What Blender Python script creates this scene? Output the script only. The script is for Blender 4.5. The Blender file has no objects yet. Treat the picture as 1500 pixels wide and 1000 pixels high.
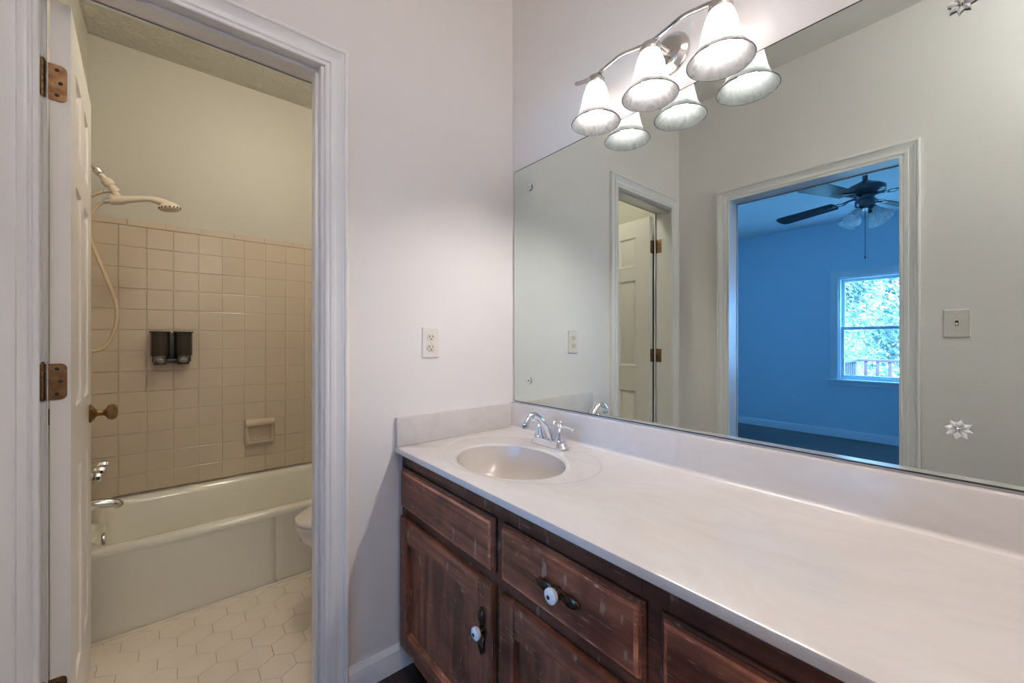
import bpy, bmesh, math, random
from mathutils import Vector, Matrix
PI = math.pi
SC = bpy.context.scene
COL = SC.collection
random.seed(4)

# ---------------------------------------------------------------- camera, sky, exposure
cam_d = bpy.data.cameras.new('camera'); cam = bpy.data.objects.new('camera', cam_d); COL.objects.link(cam)
cam_d.sensor_width = 36.0; cam_d.lens = 587.0/1500.0*36.0; cam_d.shift_y = -1.7/1500.0
cam_d.clip_start = 0.02; cam_d.clip_end = 200
cam.location = (-1.133, -1.35, 1.16); cam.rotation_euler = (PI/2, 0, -math.radians(39.9))
SC.camera = cam
vs = SC.view_settings
vs.view_transform = 'Standard'; vs.look = 'None'; vs.gamma = 1.0; vs.use_curve_mapping = False
vs.exposure = 0.50
SC.cycles.max_bounces = 14; SC.cycles.diffuse_bounces = 6; SC.cycles.glossy_bounces = 6
SC.cycles.transmission_bounces = 6; SC.cycles.transparent_max_bounces = 12
SC.cycles.sample_clamp_indirect = 20.0; SC.cycles.caustics_reflective = False; SC.cycles.caustics_refractive = False
SC.cycles.use_denoising = True

SKY_COL = (0.135, 0.43, 1.0); SKY_STR = 21.0
BULB_STR = 310.0; BULB_COL = (1.0, 0.935, 0.90)
BATH_LAMP = 41.0; ROOM_FILL = 45.0; BATH_COL = (1.0, 0.90, 0.75)
w = bpy.data.worlds.new('sky'); SC.world = w; w.use_nodes = True
nt = w.node_tree; bg = nt.nodes['Background']
bg.inputs[0].default_value = (*SKY_COL, 1); bg.inputs[1].default_value = SKY_STR
sun_d = bpy.data.lights.new('sun', 'SUN'); sun = bpy.data.objects.new('sun', sun_d); COL.objects.link(sun)
sun_d.energy = 6.0; sun_d.angle = 0.02; sun_d.color = (0.75, 0.9, 1.0)
sun.rotation_euler = Vector((-0.62, 0.30, -0.72)).to_track_quat('-Z', 'Y').to_euler(); sun.location = (-6, -3, 8)

# ---------------------------------------------------------------- materials
def mat(name, col, rough=0.5, metal=0.0, **kw):
    m = bpy.data.materials.new(name); m.use_nodes = True
    b = m.node_tree.nodes['Principled BSDF']
    b.inputs['Base Color'].default_value = (*col, 1); b.inputs['Roughness'].default_value = rough
    b.inputs['Metallic'].default_value = metal
    for k, v in kw.items(): b.inputs[k.replace('_', ' ')].default_value = v
    return m
def N(m, t, **kw):
    n = m.node_tree.nodes.new(t)
    for k, v in kw.items(): setattr(n, k, v)
    return n
def L(m, a, b): m.node_tree.links.new(a, b)
def B(m): return m.node_tree.nodes['Principled BSDF']
def coords(m, scale=(1, 1, 1), rot=(0, 0, 0)):
    tc = N(m, 'ShaderNodeTexCoord'); mp = N(m, 'ShaderNodeMapping')
    mp.inputs['Scale'].default_value = scale; mp.inputs['Rotation'].default_value = rot
    L(m, tc.outputs['Object'], mp.inputs['Vector']); return mp.outputs['Vector']
def noise(m, vec, scale, detail=4, rough=0.55, dist=0.0):
    n = N(m, 'ShaderNodeTexNoise'); n.inputs['Scale'].default_value = scale; n.inputs['Detail'].default_value = detail
    n.inputs['Roughness'].default_value = rough; n.inputs['Distortion'].default_value = dist
    L(m, vec, n.inputs['Vector']); return n.outputs['Fac']
def ramp(m, fac, stops):
    r = N(m, 'ShaderNodeValToRGB'); e = r.color_ramp.elements
    while len(e) < len(stops): e.new(0.5)
    for k, (p, c) in enumerate(stops):
        e[k].position = p; e[k].color = (*c, 1) if len(c) == 3 else c
    L(m, fac, r.inputs['Fac']); return r.outputs['Color']
def mixc(m, fac, a, b, blend='MIX'):
    x = N(m, 'ShaderNodeMix', data_type='RGBA', blend_type=blend)
    for s, v in ((0, fac), (6, a), (7, b)):
        if hasattr(v, 'is_output'): L(m, v, x.inputs[s])
        elif isinstance(v, (int, float)): x.inputs[s].default_value = v
        else: x.inputs[s].default_value = (*v, 1)
    return x.outputs[2]
def bump(m, h, strength=0.2, dist=0.002):
    b = N(m, 'ShaderNodeBump'); b.inputs['Strength'].default_value = strength; b.inputs['Distance'].default_value = dist
    L(m, h, b.inputs['Height']); L(m, b.outputs['Normal'], B(m).inputs['Normal'])

def paint(name, col, rough=0.55, bs=0.08, sc=140):
    m = mat(name, col, rough); v = coords(m)
    n = noise(m, v, 1.3, 3); c = ramp(m, n, [(0.3, tuple(x*0.975 for x in col)), (0.7, tuple(min(1, x*1.02) for x in col))])
    L(m, c, B(m).inputs['Base Color']); bump(m, noise(m, v, sc, 2), bs, 0.0006); return m
M = {}
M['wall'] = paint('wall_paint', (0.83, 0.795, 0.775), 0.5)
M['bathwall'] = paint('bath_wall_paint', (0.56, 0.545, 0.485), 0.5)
M['bedwall'] = paint('bedroom_wall_paint', (0.58, 0.70, 0.78), 0.6)
M['ceil'] = paint('ceiling_paint', (0.86, 0.84, 0.81), 0.8)
def knock():
    m = mat('knockdown_ceiling', (0.76, 0.74, 0.66), 0.85); v = coords(m)
    n = noise(m, v, 26, 6, 0.65, 1.2); r = ramp(m, n, [(0.44, (0, 0, 0)), (0.60, (1, 1, 1))]); bump(m, r, 0.9, 0.006); return m
M['knock'] = knock()
M['trim'] = mat('trim_enamel', (0.87, 0.86, 0.855), 0.32)
M['doorpaint'] = mat('door_enamel', (0.84, 0.815, 0.79), 0.30)
M['bedtrim'] = mat('bedroom_trim_enamel', (0.74, 0.76, 0.78), 0.35)
def wood(name, axis, dark=1.0, seed=0.0):
    dark *= 2.5
    m = mat(name, (0.08, 0.035, 0.025), 0.38)
    sc = {'y': (30, 1.6, 30), 'z': (17, 17, 1.3), 'x': (2.2, 30, 30)}[axis]
    tc = N(m, 'ShaderNodeTexCoord'); mp = N(m, 'ShaderNodeMapping'); mp.inputs['Scale'].default_value = sc
    mp.inputs['Location'].default_value = (seed, seed*1.7, seed*2.3); L(m, tc.outputs['Object'], mp.inputs['Vector']); v = mp.outputs['Vector']
    g = noise(m, v, 1.0, 6, 0.62, 1.1)
    c = ramp(m, g, [(0.25, (0.028*dark, 0.0090*dark, 0.0035*dark)), (0.5, (0.095*dark, 0.032*dark, 0.0165*dark)), (0.75, (0.165*dark, 0.066*dark, 0.036*dark))])
    u = coords(m)
    blot = noise(m, u, 9, 4, 0.6); bl = ramp(m, blot, [(0.35, (0.55, 0.52, 0.5)), (0.68, (1.35, 1.3, 1.25))])
    c = mixc(m, 1.0, c, bl, 'MULTIPLY')
    s1 = coords(m, (150, 30, 11), (0.45, 0, 0)); sn = noise(m, s1, 1.0, 3, 0.5)
    sm = ramp(m, sn, [(0.64, (0, 0, 0)), (0.76, (0.3, 0.3, 0.3))])
    reg = ramp(m, noise(m, u, 6, 3), [(0.42, (0, 0, 0)), (0.66, (1, 1, 1))])
    f = mixc(m, 1.0, sm, reg, 'MULTIPLY')
    s2 = noise(m, coords(m, (400, 34, 14), (-0.9, 0, 0)), 1.0, 2, 0.5); s3 = noise(m, coords(m, (400, 16, 150), (0.25, 0, 0)), 1.0, 2, 0.5)
    f = mixc(m, 1.0, f, ramp(m, s2, [(0.655, (0, 0, 0)), (0.70, (0.8, 0.8, 0.8))]), 'ADD'); f = mixc(m, 1.0, f, ramp(m, s3, [(0.66, (0, 0, 0)), (0.71, (0.7, 0.7, 0.7))]), 'ADD')
    wear = noise(m, coords(m, (5, 5, 9)), 1.0, 5, 0.7); f = mixc(m, 1.0, f, ramp(m, wear, [(0.55, (0, 0, 0)), (0.80, (0.35, 0.35, 0.35))]), 'ADD')
    ff = N(m, 'ShaderNodeMath', operation='MULTIPLY'); L(m, f, ff.inputs[0]); ff.inputs[1].default_value = 0.62
    c = mixc(m, ff.outputs[0], c, (0.21*dark, 0.145*dark, 0.105*dark))
    L(m, c, B(m).inputs['Base Color'])
    L(m, ramp(m, blot, [(0.3, (0.4, 0.4, 0.4)), (0.7, (0.62, 0.62, 0.62))]), B(m).inputs['Roughness'])
    bump(m, g, 0.25, 0.0012); return m
M['wood_h'] = wood('stained_wood_horizontal', 'y')
M['wood_v'] = wood('stained_wood_vertical', 'z', 0.85, 3.1)
M['wood_worn'] = wood('worn_wood_edge', 'y', 1.9, 5.2)
M['wood_frame'] = wood('stained_face_frame', 'y', 0.60, 7.3)
def marble():
    m = mat('cultured_marble', (0.70, 0.64, 0.59), 0.20, Coat_Weight=0.25, Coat_Roughness=0.10)
    v = coords(m, (5, 2.2, 5)); n = noise(m, v, 1.6, 7, 0.62, 2.4)
    c = ramp(m, n, [(0.30, (0.605, 0.56, 0.525)), (0.5, (0.635, 0.592, 0.558)), (0.62, (0.65, 0.612, 0.582)), (0.75, (0.615, 0.572, 0.535))])
    L(m, c, B(m).inputs['Base Color']); return m
M['marble'] = marble()
M['splash'] = marble(); B(M['splash']).inputs['Roughness'].default_value = 0.42; B(M['splash']).inputs['Coat Weight'].default_value = 0.0
M['basin'] = mat('cultured_marble_bowl', (0.60, 0.545, 0.49), 0.22, Coat_Weight=0.3, Coat_Roughness=0.12)
M['chrome'] = mat('polished_chrome', (0.78, 0.79, 0.82), 0.06, 1.0)
M['nickel'] = mat('brushed_nickel', (0.62, 0.60, 0.58), 0.16, 1.0)
def aged(name, a, b, rough=0.42):
    m = mat(name, a, rough, 0.85); v = coords(m); n = noise(m, v, 60, 5)
    L(m, ramp(m, n, [(0.35, a), (0.68, b)]), B(m).inputs['Base Color']); return m
M['brass'] = aged('antique_brass', (0.20, 0.115, 0.045), (0.36, 0.23, 0.10), 0.36)
M['copper'] = aged('worn_bronze', (0.20, 0.10, 0.045), (0.34, 0.20, 0.10), 0.45)
M['iron'] = aged('dark_bronze_hardware', (0.035, 0.023, 0.016), (0.15, 0.095, 0.06), 0.28)
M['porcelain'] = mat('white_porcelain', (0.80, 0.82, 0.84), 0.12, Coat_Weight=0.4)
M['black'] = mat('black_slot', (0.012, 0.011, 0.01), 0.6)
M['plastic'] = mat('ivory_plastic', (0.78, 0.735, 0.68), 0.35)
M['ivory'] = mat('ivory_receptacle', (0.70, 0.64, 0.54), 0.35)
M['mirror'] = mat('silvered_mirror', (0.72, 0.80, 0.765), 0.0, 1.0)
M['mirror_edge'] = mat('mirror_dark_edge', (0.05, 0.05, 0.045), 0.35, 0.4)
M['tile'] = mat('almond_tile', (0.63, 0.54, 0.43), 0.14)
M['grout'] = mat('tile_grout', (0.62, 0.535, 0.43), 0.9)
def hexm():
    m = mat('hex_floor_tile', (0.62, 0.54, 0.45), 0.3); v = coords(m); n = noise(m, v, 7, 4)
    L(m, ramp(m, n, [(0.3, (0.78, 0.69, 0.58)), (0.7, (0.84, 0.76, 0.65))]), B(m).inputs['Base Color']); return m
M['hex'] = hexm()
M['hexgrout'] = mat('floor_grout', (0.40, 0.32, 0.25), 0.9)
M['tub'] = mat('biscuit_enamel', (0.78, 0.77, 0.68), 0.14, Coat_Weight=0.4)
M['toilet'] = mat('white_vitreous_china', (0.74, 0.70, 0.64), 0.12, Coat_Weight=0.4)
M['cream'] = mat('cream_shower_plastic', (0.72, 0.63, 0.52), 0.3)
M['hose'] = mat('cream_vinyl_hose', (0.62, 0.50, 0.33), 0.4)
M['smoke'] = mat('smoked_plastic', (0.035, 0.029, 0.021), 0.10, Coat_Weight=0.4)
M['smoke2'] = mat('dark_grey_plastic', (0.05, 0.046, 0.04), 0.25)
M['btn'] = mat('grey_push_button', (0.20, 0.18, 0.15), 0.25)
M['bulb'] = mat('lit_bulb', (1, 1, 1), 0.4, Emission_Color=(*BULB_COL, 1), Emission_Strength=BULB_STR)
M['roomfill'] = mat('room_fill_globe', (1, 1, 1), 0.4, Emission_Color=(1.0, 0.955, 0.945, 1), Emission_Strength=ROOM_FILL)
M['bathlamp'] = mat('lit_bath_globe', (1, 1, 1), 0.4, Emission_Color=(*BATH_COL, 1), Emission_Strength=BATH_LAMP)
def alabaster(name, t=0.13, d=0.16):
    m = bpy.data.materials.new(name); m.use_nodes = True; nt = m.node_tree; nt.nodes.clear()
    out = N(m, 'ShaderNodeOutputMaterial'); add = N(m, 'ShaderNodeAddShader'); add2 = N(m, 'ShaderNodeAddShader')
    tr = N(m, 'ShaderNodeBsdfTranslucent'); di = N(m, 'ShaderNodeBsdfDiffuse'); gl = N(m, 'ShaderNodeBsdfGlossy'); gl.inputs['Roughness'].default_value = 0.08
    gl.inputs['Color'].default_value = (0.05, 0.05, 0.05, 1)
    v = coords(m, (1, 1, 0.55)); n = noise(m, v, 22, 4, 0.6, 2.6)
    c = ramp(m, n, [(0.30, (t*0.62, t*0.61, t*0.61)), (0.5, (t, t, t)), (0.72, (min(.95,t*1.35), min(.94,t*1.32), min(.93,t*1.3)))])
    L(m, c, tr.inputs['Color']); di.inputs['Color'].default_value = (d, d, d, 1)
    L(m, tr.outputs[0], add.inputs[0]); L(m, di.outputs[0], add.inputs[1]); L(m, add.outputs[0], add2.inputs[0]); L(m, gl.outputs[0], add2.inputs[1])
    L(m, add2.outputs[0], out.inputs[0]); return m
M['alabaster'] = alabaster('alabaster_glass', 0.18, 0.021)
M['frost'] = alabaster('frosted_fan_glass', 0.5, 0.45)
def pane():
    m = bpy.data.materials.new('window_glass'); m.use_nodes = True; nt = m.node_tree; nt.nodes.clear()
    out = N(m, 'ShaderNodeOutputMaterial'); mx = N(m, 'ShaderNodeMixShader'); t = N(m, 'ShaderNodeBsdfTransparent'); g = N(m, 'ShaderNodeBsdfGlossy')
    g.inputs['Roughness'].default_value = 0.02; mx.inputs[0].default_value = 0.05
    L(m, t.outputs[0], mx.inputs[1]); L(m, g.outputs[0], mx.inputs[2]); L(m, mx.outputs[0], out.inputs[0]); return m
M['pane'] = pane()
M['acrylic'] = mat('clear_acrylic', (0.92, 0.92, 0.90), 0.12, Transmission_Weight=0.2, IOR=1.49, Coat_Weight=0.5)
def planks():
    m = mat('dark_vinyl_planks', (0.05, 0.03, 0.025), 0.3)
    v = coords(m, (1, 1, 1)); br = N(m, 'ShaderNodeTexBrick'); mp = coords(m, (1, 1, 1), (0, 0, PI/2)); L(m, mp, br.inputs['Vector'])
    br.inputs['Scale'].default_value = 1.0; br.inputs['Brick Width'].default_value = 1.2; br.inputs['Row Height'].default_value = 0.15
    br.inputs['Mortar Size'].default_value = 0.002; br.inputs['Color1'].default_value = (0.030, 0.016, 0.014, 1); br.inputs['Color2'].default_value = (0.062, 0.034, 0.028, 1)
    br.inputs['Mortar'].default_value = (0.01, 0.006, 0.005, 1)
    g = noise(m, coords(m, (28, 1.6, 1)), 1.5, 6, 0.6, 0.8)
    c = mixc(m, 1.0, br.outputs['Color'], ramp(m, g, [(0.3, (0.55, 0.55, 0.55)), (0.7, (1.5, 1.45, 1.4))]), 'MULTIPLY')
    L(m, c, B(m).inputs['Base Color']); return m
M['planks'] = planks(); B(M['planks']).inputs['Roughness'].default_value = 0.22
M['leaf'] = None
def leafm(name, a, b):
    m = mat(name, a, 0.5); v = coords(m); n = noise(m, v, 2.2, 3)
    L(m, ramp(m, n, [(0.35, a), (0.65, b)]), B(m).inputs['Base Color']); return m
M['leaf1'] = leafm('pale_green_leaves', (0.03, 0.045, 0.03), (0.34, 0.36, 0.29))
M['leaf2'] = leafm('green_leaves', (0.02, 0.035, 0.025), (0.26, 0.28, 0.23))
M['bark'] = leafm('pale_bark', (0.50, 0.46, 0.42), (0.72, 0.68, 0.62))
M['grass'] = leafm('lawn', (0.34, 0.42, 0.26), (0.46, 0.52, 0.36))
M['deckwood'] = leafm('weathered_deck_wood', (0.12, 0.055, 0.05), (0.20, 0.10, 0.09))
M['deckfloor'] = leafm('pale_bounce_deck', (0.50, 0.47, 0.44), (0.62, 0.58, 0.54))  # boards made pale to bounce daylight up to the bedroom ceiling
M['fanmetal'] = mat('dark_fan_metal', (0.13, 0.13, 0.14), 0.3, 0.7)
M['blade'] = mat('dark_fan_blade', (0.045, 0.035, 0.035), 0.28)

# ---------------------------------------------------------------- mesh helpers
def nb(): return bmesh.new()
def bx(bm, lo, hi, bev=0.0, seg=2):
    lo, hi = [min(a, b) for a, b in zip(lo, hi)], [max(a, b) for a, b in zip(lo, hi)]
    r = bmesh.ops.create_cube(bm, size=1.0)
    for v in r['verts']:
        v.co = Vector([lo[i] + (v.co[i] + 0.5)*(hi[i] - lo[i]) for i in range(3)])
    if bev > 0:
        es = list({e for v in r['verts'] for e in v.link_edges})
        bmesh.ops.bevel(bm, geom=es, offset=bev, segments=seg, affect='EDGES', profile=0.5)
def lathe(bm, prof, origin=(0, 0, 0), axis=(0, 0, 1), seg=28, sx=1.0, sy=1.0):
    q = Vector((0, 0, 1)).rotation_difference(Vector(axis).normalized()).to_matrix(); o = Vector(origin)
    rings = []
    for (r, h) in prof:
        if r < 1e-6: rings.append([bm.verts.new(o + q @ Vector((0, 0, h)))])
        else: rings.append([bm.verts.new(o + q @ Vector((r*sx*math.cos(2*PI*k/seg), r*sy*math.sin(2*PI*k/seg), h))) for k in range(seg)])
    for a, b in zip(rings, rings[1:]):
        for k in range(seg):
            k2 = (k + 1) % seg
            if len(a) == 1 and len(b) == 1: continue
            if len(a) == 1: bm.faces.new((a[0], b[k], b[k2]))
            elif len(b) == 1: bm.faces.new((a[k], b[0], a[k2]))
            else: bm.faces.new((a[k], b[k], b[k2], a[k2]))
def catmull(pts, n=8):
    P = [Vector(p) for p in pts]; out = []
    for i in range(len(P) - 1):
        p0 = P[max(i-1, 0)]; p1 = P[i]; p2 = P[i+1]; p3 = P[min(i+2, len(P)-1)]
        for k in range(n):
            t = k/n
            out.append(0.5*((2*p1) + (p2-p0)*t + (2*p0-5*p1+4*p2-p3)*t*t + (3*p1-p0-3*p2+p3)*t**3))
    out.append(P[-1]); return out
def tube(bm, pts, rad, seg=14, smooth=True, flat=1.0, up=None, n=8):
    pts_s = catmull(pts, n) if smooth and len(pts) > 2 else [Vector(p) for p in pts]
    m = len(pts_s)
    if hasattr(rad, '__len__'):
        rr = []
        for i in range(m):
            t = i/(m-1)*(len(rad)-1); k = min(int(t), len(rad)-2); rr.append(rad[k] + (rad[k+1]-rad[k])*(t-k))
    else: rr = [rad]*m
    rings = []; prev = None
    for i, p in enumerate(pts_s):
        d = (pts_s[min(i+1, m-1)] - pts_s[max(i-1, 0)]).normalized()
        if prev is None:
            a = Vector(up) if up else (Vector((0, 0, 1)) if abs(d.z) < 0.9 else Vector((1, 0, 0)))
            x = (a - d*a.dot(d)).normalized()
        else: x = (prev - d*prev.dot(d)).normalized()
        prev = x; y = d.cross(x)
        rings.append([bm.verts.new(p + (x*math.cos(2*PI*k/seg)*flat + y*math.sin(2*PI*k/seg))*rr[i]) for k in range(seg)])
    for a, b in zip(rings, rings[1:]):
        for k in range(seg): bm.faces.new((a[k], a[(k+1) % seg], b[(k+1) % seg], b[k]))
    bm.faces.new(rings[0][::-1]); bm.faces.new(rings[-1])
def prism(bm, pts2, axis, a, b, bev=0.0):
    """outline pts2 in the plane across `axis` ('x': (y,z), 'y': (x,z), 'z': (x,y)), extruded from a to b"""
    f = {'x': lambda p, h: (h, p[0], p[1]), 'y': lambda p, h: (p[0], h, p[1]), 'z': lambda p, h: (p[0], p[1], h)}[axis]
    A = [bm.verts.new(f(p, a)) for p in pts2]; Bv = [bm.verts.new(f(p, b)) for p in pts2]
    fs = [bm.faces.new(A), bm.faces.new(Bv[::-1])]
    for i in range(len(A)):
        j = (i+1) % len(A); fs.append(bm.faces.new((A[j], A[i], Bv[i], Bv[j])))
    if bev > 0: bmesh.ops.bevel(bm, geom=list(set(fs[0].edges) | set(fs[1].edges)), offset=bev, segments=2, affect='EDGES')
def ellipsoid(bm, c, r, u=20, v=12):
    res = bmesh.ops.create_uvsphere(bm, u_segments=u, v_segments=v, radius=1.0)
    for q in res['verts']: q.co = Vector((c[0]+q.co.x*r[0], c[1]+q.co.y*r[1], c[2]+q.co.z*r[2]))
def bridge(bm, rings, closed=True):
    V = [[bm.verts.new(p) for p in r] for r in rings]; n = len(V[0])
    for a, b in zip(V, V[1:]):
        for k in range(n if closed else n-1):
            k2 = (k+1) % n; bm.faces.new((a[k], a[k2], b[k2], b[k]))
    return V
def obj(name, bm, m, parent=None, smooth=30, recalc=True):
    if recalc: bmesh.ops.recalc_face_normals(bm, faces=bm.faces[:])
    me = bpy.data.meshes.new(name); bm.to_mesh(me); bm.free()
    o = bpy.data.objects.new(name, me); COL.objects.link(o)
    me.materials.append(M[m] if isinstance(m, str) else m)
    if smooth:
        for p in me.polygons: p.use_smooth = True
        me.set_sharp_from_angle(angle=math.radians(smooth))
    if parent is not None:
        o.parent = parent
        loc = Vector((0, 0, 0)); q = parent
        while q is not None: loc += q.location; q = q.parent
        o.location = -loc if not parent.get('local') else (0, 0, 0)
    return o
def tag(o, label, cat, group=None):
    o['label'] = label; o['category'] = cat
    if group: o['group'] = group
    return o
def thing(name, label, cat, loc, group=None):
    o = bpy.data.objects.new(name, None); COL.objects.link(o); o.location = loc; o.empty_display_size = 0.05
    return tag(o, label, cat, group)
def struct(name, bm, m, label=None, parent=None, smooth=30):
    o = obj(name, bm, m, parent, smooth)
    if parent is None: o['kind'] = 'structure'
    if label: o['label'] = label
    return o
def ell_ring(cx, cy, rx, ry, z, n):
    return [Vector((cx + rx*math.cos(2*PI*k/n), cy + ry*math.sin(2*PI*k/n), z)) for k in range(n)]
def rrect(x0, y0, x1, y1, r, z, k=6):
    out = []
    for cx, cy, a0 in ((x1-r, y1-r, 0), (x0+r, y1-r, PI/2), (x0+r, y0+r, PI), (x1-r, y0+r, 1.5*PI)):
        for i in range(k+1):
            a = a0 + i*PI/2/k; out.append(Vector((cx + r*math.cos(a), cy + r*math.sin(a), z)))
    return out

# ---------------------------------------------------------------- room shell
XL = -1.476        # face of the left wall (bedroom door wall) and of the bath's left wall
XR = 0.0           # mirror wall
YB0, YB1 = 0.0, 0.115
YT = 1.56          # tub's long wall
YR = -2.30         # wall behind the camera
ZC = 2.70
XBL = -1.59        # bedroom side of the left wall
XF = -4.967        # bedroom window wall
BY0, BY1, BZC = -2.9, 2.0, 2.585
BD = (-1.388, -0.782, 2.028)       # bath door opening (x0, x1, head)
VD = (-1.080, -0.316, 2.020)       # bedroom door opening in y (y0, y1, head)

bm = nb(); bx(bm, (XL, YR, -0.1), (XR, 0.0575, 0)); struct('floor', bm, 'planks', 'dark wood plank floor of the vanity room', smooth=0)
bm = nb(); bx(bm, (XL, YR, ZC), (XR, YB0, ZC+0.1)); struct('ceiling', bm, 'ceil', 'white ceiling of the vanity room', smooth=0)
bm = nb()
bx(bm, (XL, YB0, 0), (BD[0]-0.0, YB1, ZC)); bx(bm, (BD[1], YB0, 0), (0.12, YB1, ZC)); bx(bm, (BD[0], YB0, BD[2]), (BD[1], YB1, ZC))
struct('wall_back', bm, 'wall', 'white wall with the bathroom doorway and power outlet', smooth=0)
bm = nb(); bx(bm, (XR, YR, 0), (0.12, YB0, ZC)); struct('wall_right', bm, 'wall', 'white wall behind the mirror and light fixture', smooth=0)
bm = nb(); bx(bm, (XL-0.05, YR-0.1, 0), (0.12, YR, ZC)); struct('wall_rear', bm, 'wall', 'white wall at the near end of the vanity room', smooth=0)
# left wall: vanity-side skin and bedroom-side skin, with the doorway
def skin(name, x0, x1, m, ya, yb, za, label):
    bm = nb()
    bx(bm, (x0, ya, 0), (x1, VD[0], za)); bx(bm, (x0, VD[1], 0), (x1, yb, za)); bx(bm, (x0, VD[0], VD[2]), (x1, VD[1], za))
    return struct(name, bm, m, label, smooth=0)
skin('wall_left', XL-0.05, XL, 'wall', YR, 0.0575, 2.72, 'white wall with the bedroom doorway and light switch')
skin('wall_bedroom_near', XBL, XL-0.05, 'bedwall', BY0, BY1, 2.72, 'bedroom side of the doorway wall')

# bathroom shell
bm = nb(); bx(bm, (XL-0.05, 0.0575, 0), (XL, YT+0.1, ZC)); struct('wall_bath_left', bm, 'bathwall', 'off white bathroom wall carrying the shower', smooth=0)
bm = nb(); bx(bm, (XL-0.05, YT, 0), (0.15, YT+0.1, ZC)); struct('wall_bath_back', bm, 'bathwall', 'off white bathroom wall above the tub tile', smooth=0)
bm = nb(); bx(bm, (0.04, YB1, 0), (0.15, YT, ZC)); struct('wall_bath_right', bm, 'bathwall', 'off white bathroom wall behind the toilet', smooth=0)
bm = nb(); bx(bm, (XL, YB0, ZC), (0.15, YT, ZC+0.1)); struct('ceiling_bath', bm, 'knock', 'textured bathroom ceiling', smooth=0)
# hexagon tile floor
bm = nb(); bx(bm, (XL-0.05, 0.0575, -0.1), (0.15, YT+0.1, -0.0025)); go = struct('floor_grout', bm, 'hexgrout', 'grout bed of the hexagon tile floor', smooth=0)
bm = nb()
R = 0.0630
for i in range(-16, 12):
    for j in range(-7, 8):
        cx = -0.858 + 0.1095*i + (0.05475 if j % 2 else 0); cy = 0.471 + 0.0948*j
        pts = [(cx + R*math.sin(PI/3*k), cy + R*math.cos(PI/3*k)) for k in range(6)]
        def clamp(p): return (min(max(p[0], XL+0.001), 0.039), min(max(p[1], 0.0585), 0.855))
        if cx < XL-0.05 or cx > 0.09 or cy < 0.0 or cy > 0.92: continue
        q = [clamp(p) for p in pts]
        ar = sum(q[k][0]*q[(k+1) % 6][1] - q[(k+1) % 6][0]*q[k][1] for k in range(6))
        if abs(ar) < 1e-4: continue
        c = Vector((sum(p[0] for p in q)/6, sum(p[1] for p in q)/6, 0))
        ins = [Vector((p[0], p[1], 0)) for p in q]
        top = [v + (c-v).normalized()*0.0008 for v in ins]; t2 = [v + (c-v).normalized()*0.0022 + Vector((0, 0, 0.001)) for v in ins]
        lo = [v + Vector((0, 0, -0.004)) + (c-v).normalized()*0.0006 for v in ins]
        V = bridge(bm, [lo, top, t2]); bm.faces.new(V[-1])
bmesh.ops.dissolve_degenerate(bm, dist=1e-5, edges=bm.edges[:])
struct('floor_tile', bm, 'hex', 'beige hexagon tile bathroom floor', smooth=0)
bm = nb(); bx(bm, (BD[0], 0.035, -0.002), (BD[1], 0.085, 0.006), 0.003); struct('trim_threshold', bm, 'hex', 'stone threshold under the bathroom door', smooth=0)

# tub surround tile: real bevelled tiles, grout slab behind
P_T = 0.1093; ROW0 = 1.7615
def tile_panel(bm, u0, u1, uj, z0, z1, f, capz=1.795):
    """tiles on joints uj+k*pitch; f(u, z, h) -> point, h out of the wall"""
    g = 0.0011
    def one(a, b, c, d, hh):
        if b-a < 0.012 or d-c < 0.008: return
        e = 0.0022
        r0 = [f(u, z, 0.002) for u, z in ((a, c), (b, c), (b, d), (a, d))]
        r1 = [f(u, z, hh-0.0012) for u, z in ((a, c), (b, c), (b, d), (a, d))]
        r2 = [f(u, z, hh) for u, z in ((a+e, c+e), (b-e, c+e), (b-e, d-e), (a+e, d-e))]
        V = bridge(bm, [r0, r1, r2]); bm.faces.new(V[-1])
    k0 = math.floor((u0-uj)/P_T)
    cols = []
    k = k0
    while uj + k*P_T < u1:
        a, b = max(u0, uj+k*P_T), min(u1, uj+(k+1)*P_T); cols.append((a+g, b-g)); k += 1
    z = ROW0
    while z > z0:
        lo = max(z0, z-P_T)
        for a, b in cols: one(a, b, lo+g, z-g, 0.007)
        z -= P_T
    k = math.floor((u0-uj-0.033)/0.1545)
    while uj + 0.033 + k*0.1545 < u1:
        a, b = max(u0, uj+0.033+k*0.1545), min(u1, uj+0.033+(k+1)*0.1545); one(a+g, b-g, ROW0+g, capz, 0.010); k += 1
TZ0 = 0.352
bm = nb(); bx(bm, (XL, YT-0.005, TZ0), (0.04, YT, 1.790)); bx(bm, (XL, 0.79, TZ0), (XL+0.005, YT-0.005, 1.790)); bx(bm, (0.035, 0.79, TZ0), (0.04, YT-0.005, 1.79))
struct('wall_tile_grout', bm, 'grout', 'grout behind the tub tile', smooth=0)
bm = nb(); tile_panel(bm, XL+0.008, 0.032, -1.3665, TZ0, 1.8, lambda u, z, h: Vector((u, YT-0.004-h*0.75, z))); struct('wall_tile_back', bm, 'tile', 'almond square tile on the long tub wall', smooth=0)
bm = nb(); tile_panel(bm, 0.79, YT-0.009, YT-0.009, TZ0, 1.8, lambda u, z, h: Vector((XL+0.004+h*0.75, u, z))); struct('wall_tile_left', bm, 'tile', 'almond square tile on the shower wall', smooth=0)
bm = nb(); tile_panel(bm, 0.79, YT-0.009, YT-0.009, TZ0, 1.8, lambda u, z, h: Vector((0.036-h*0.75, u, z))); struct('wall_tile_right', bm, 'tile', 'almond square tile on the right tub wall', smooth=0)

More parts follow.
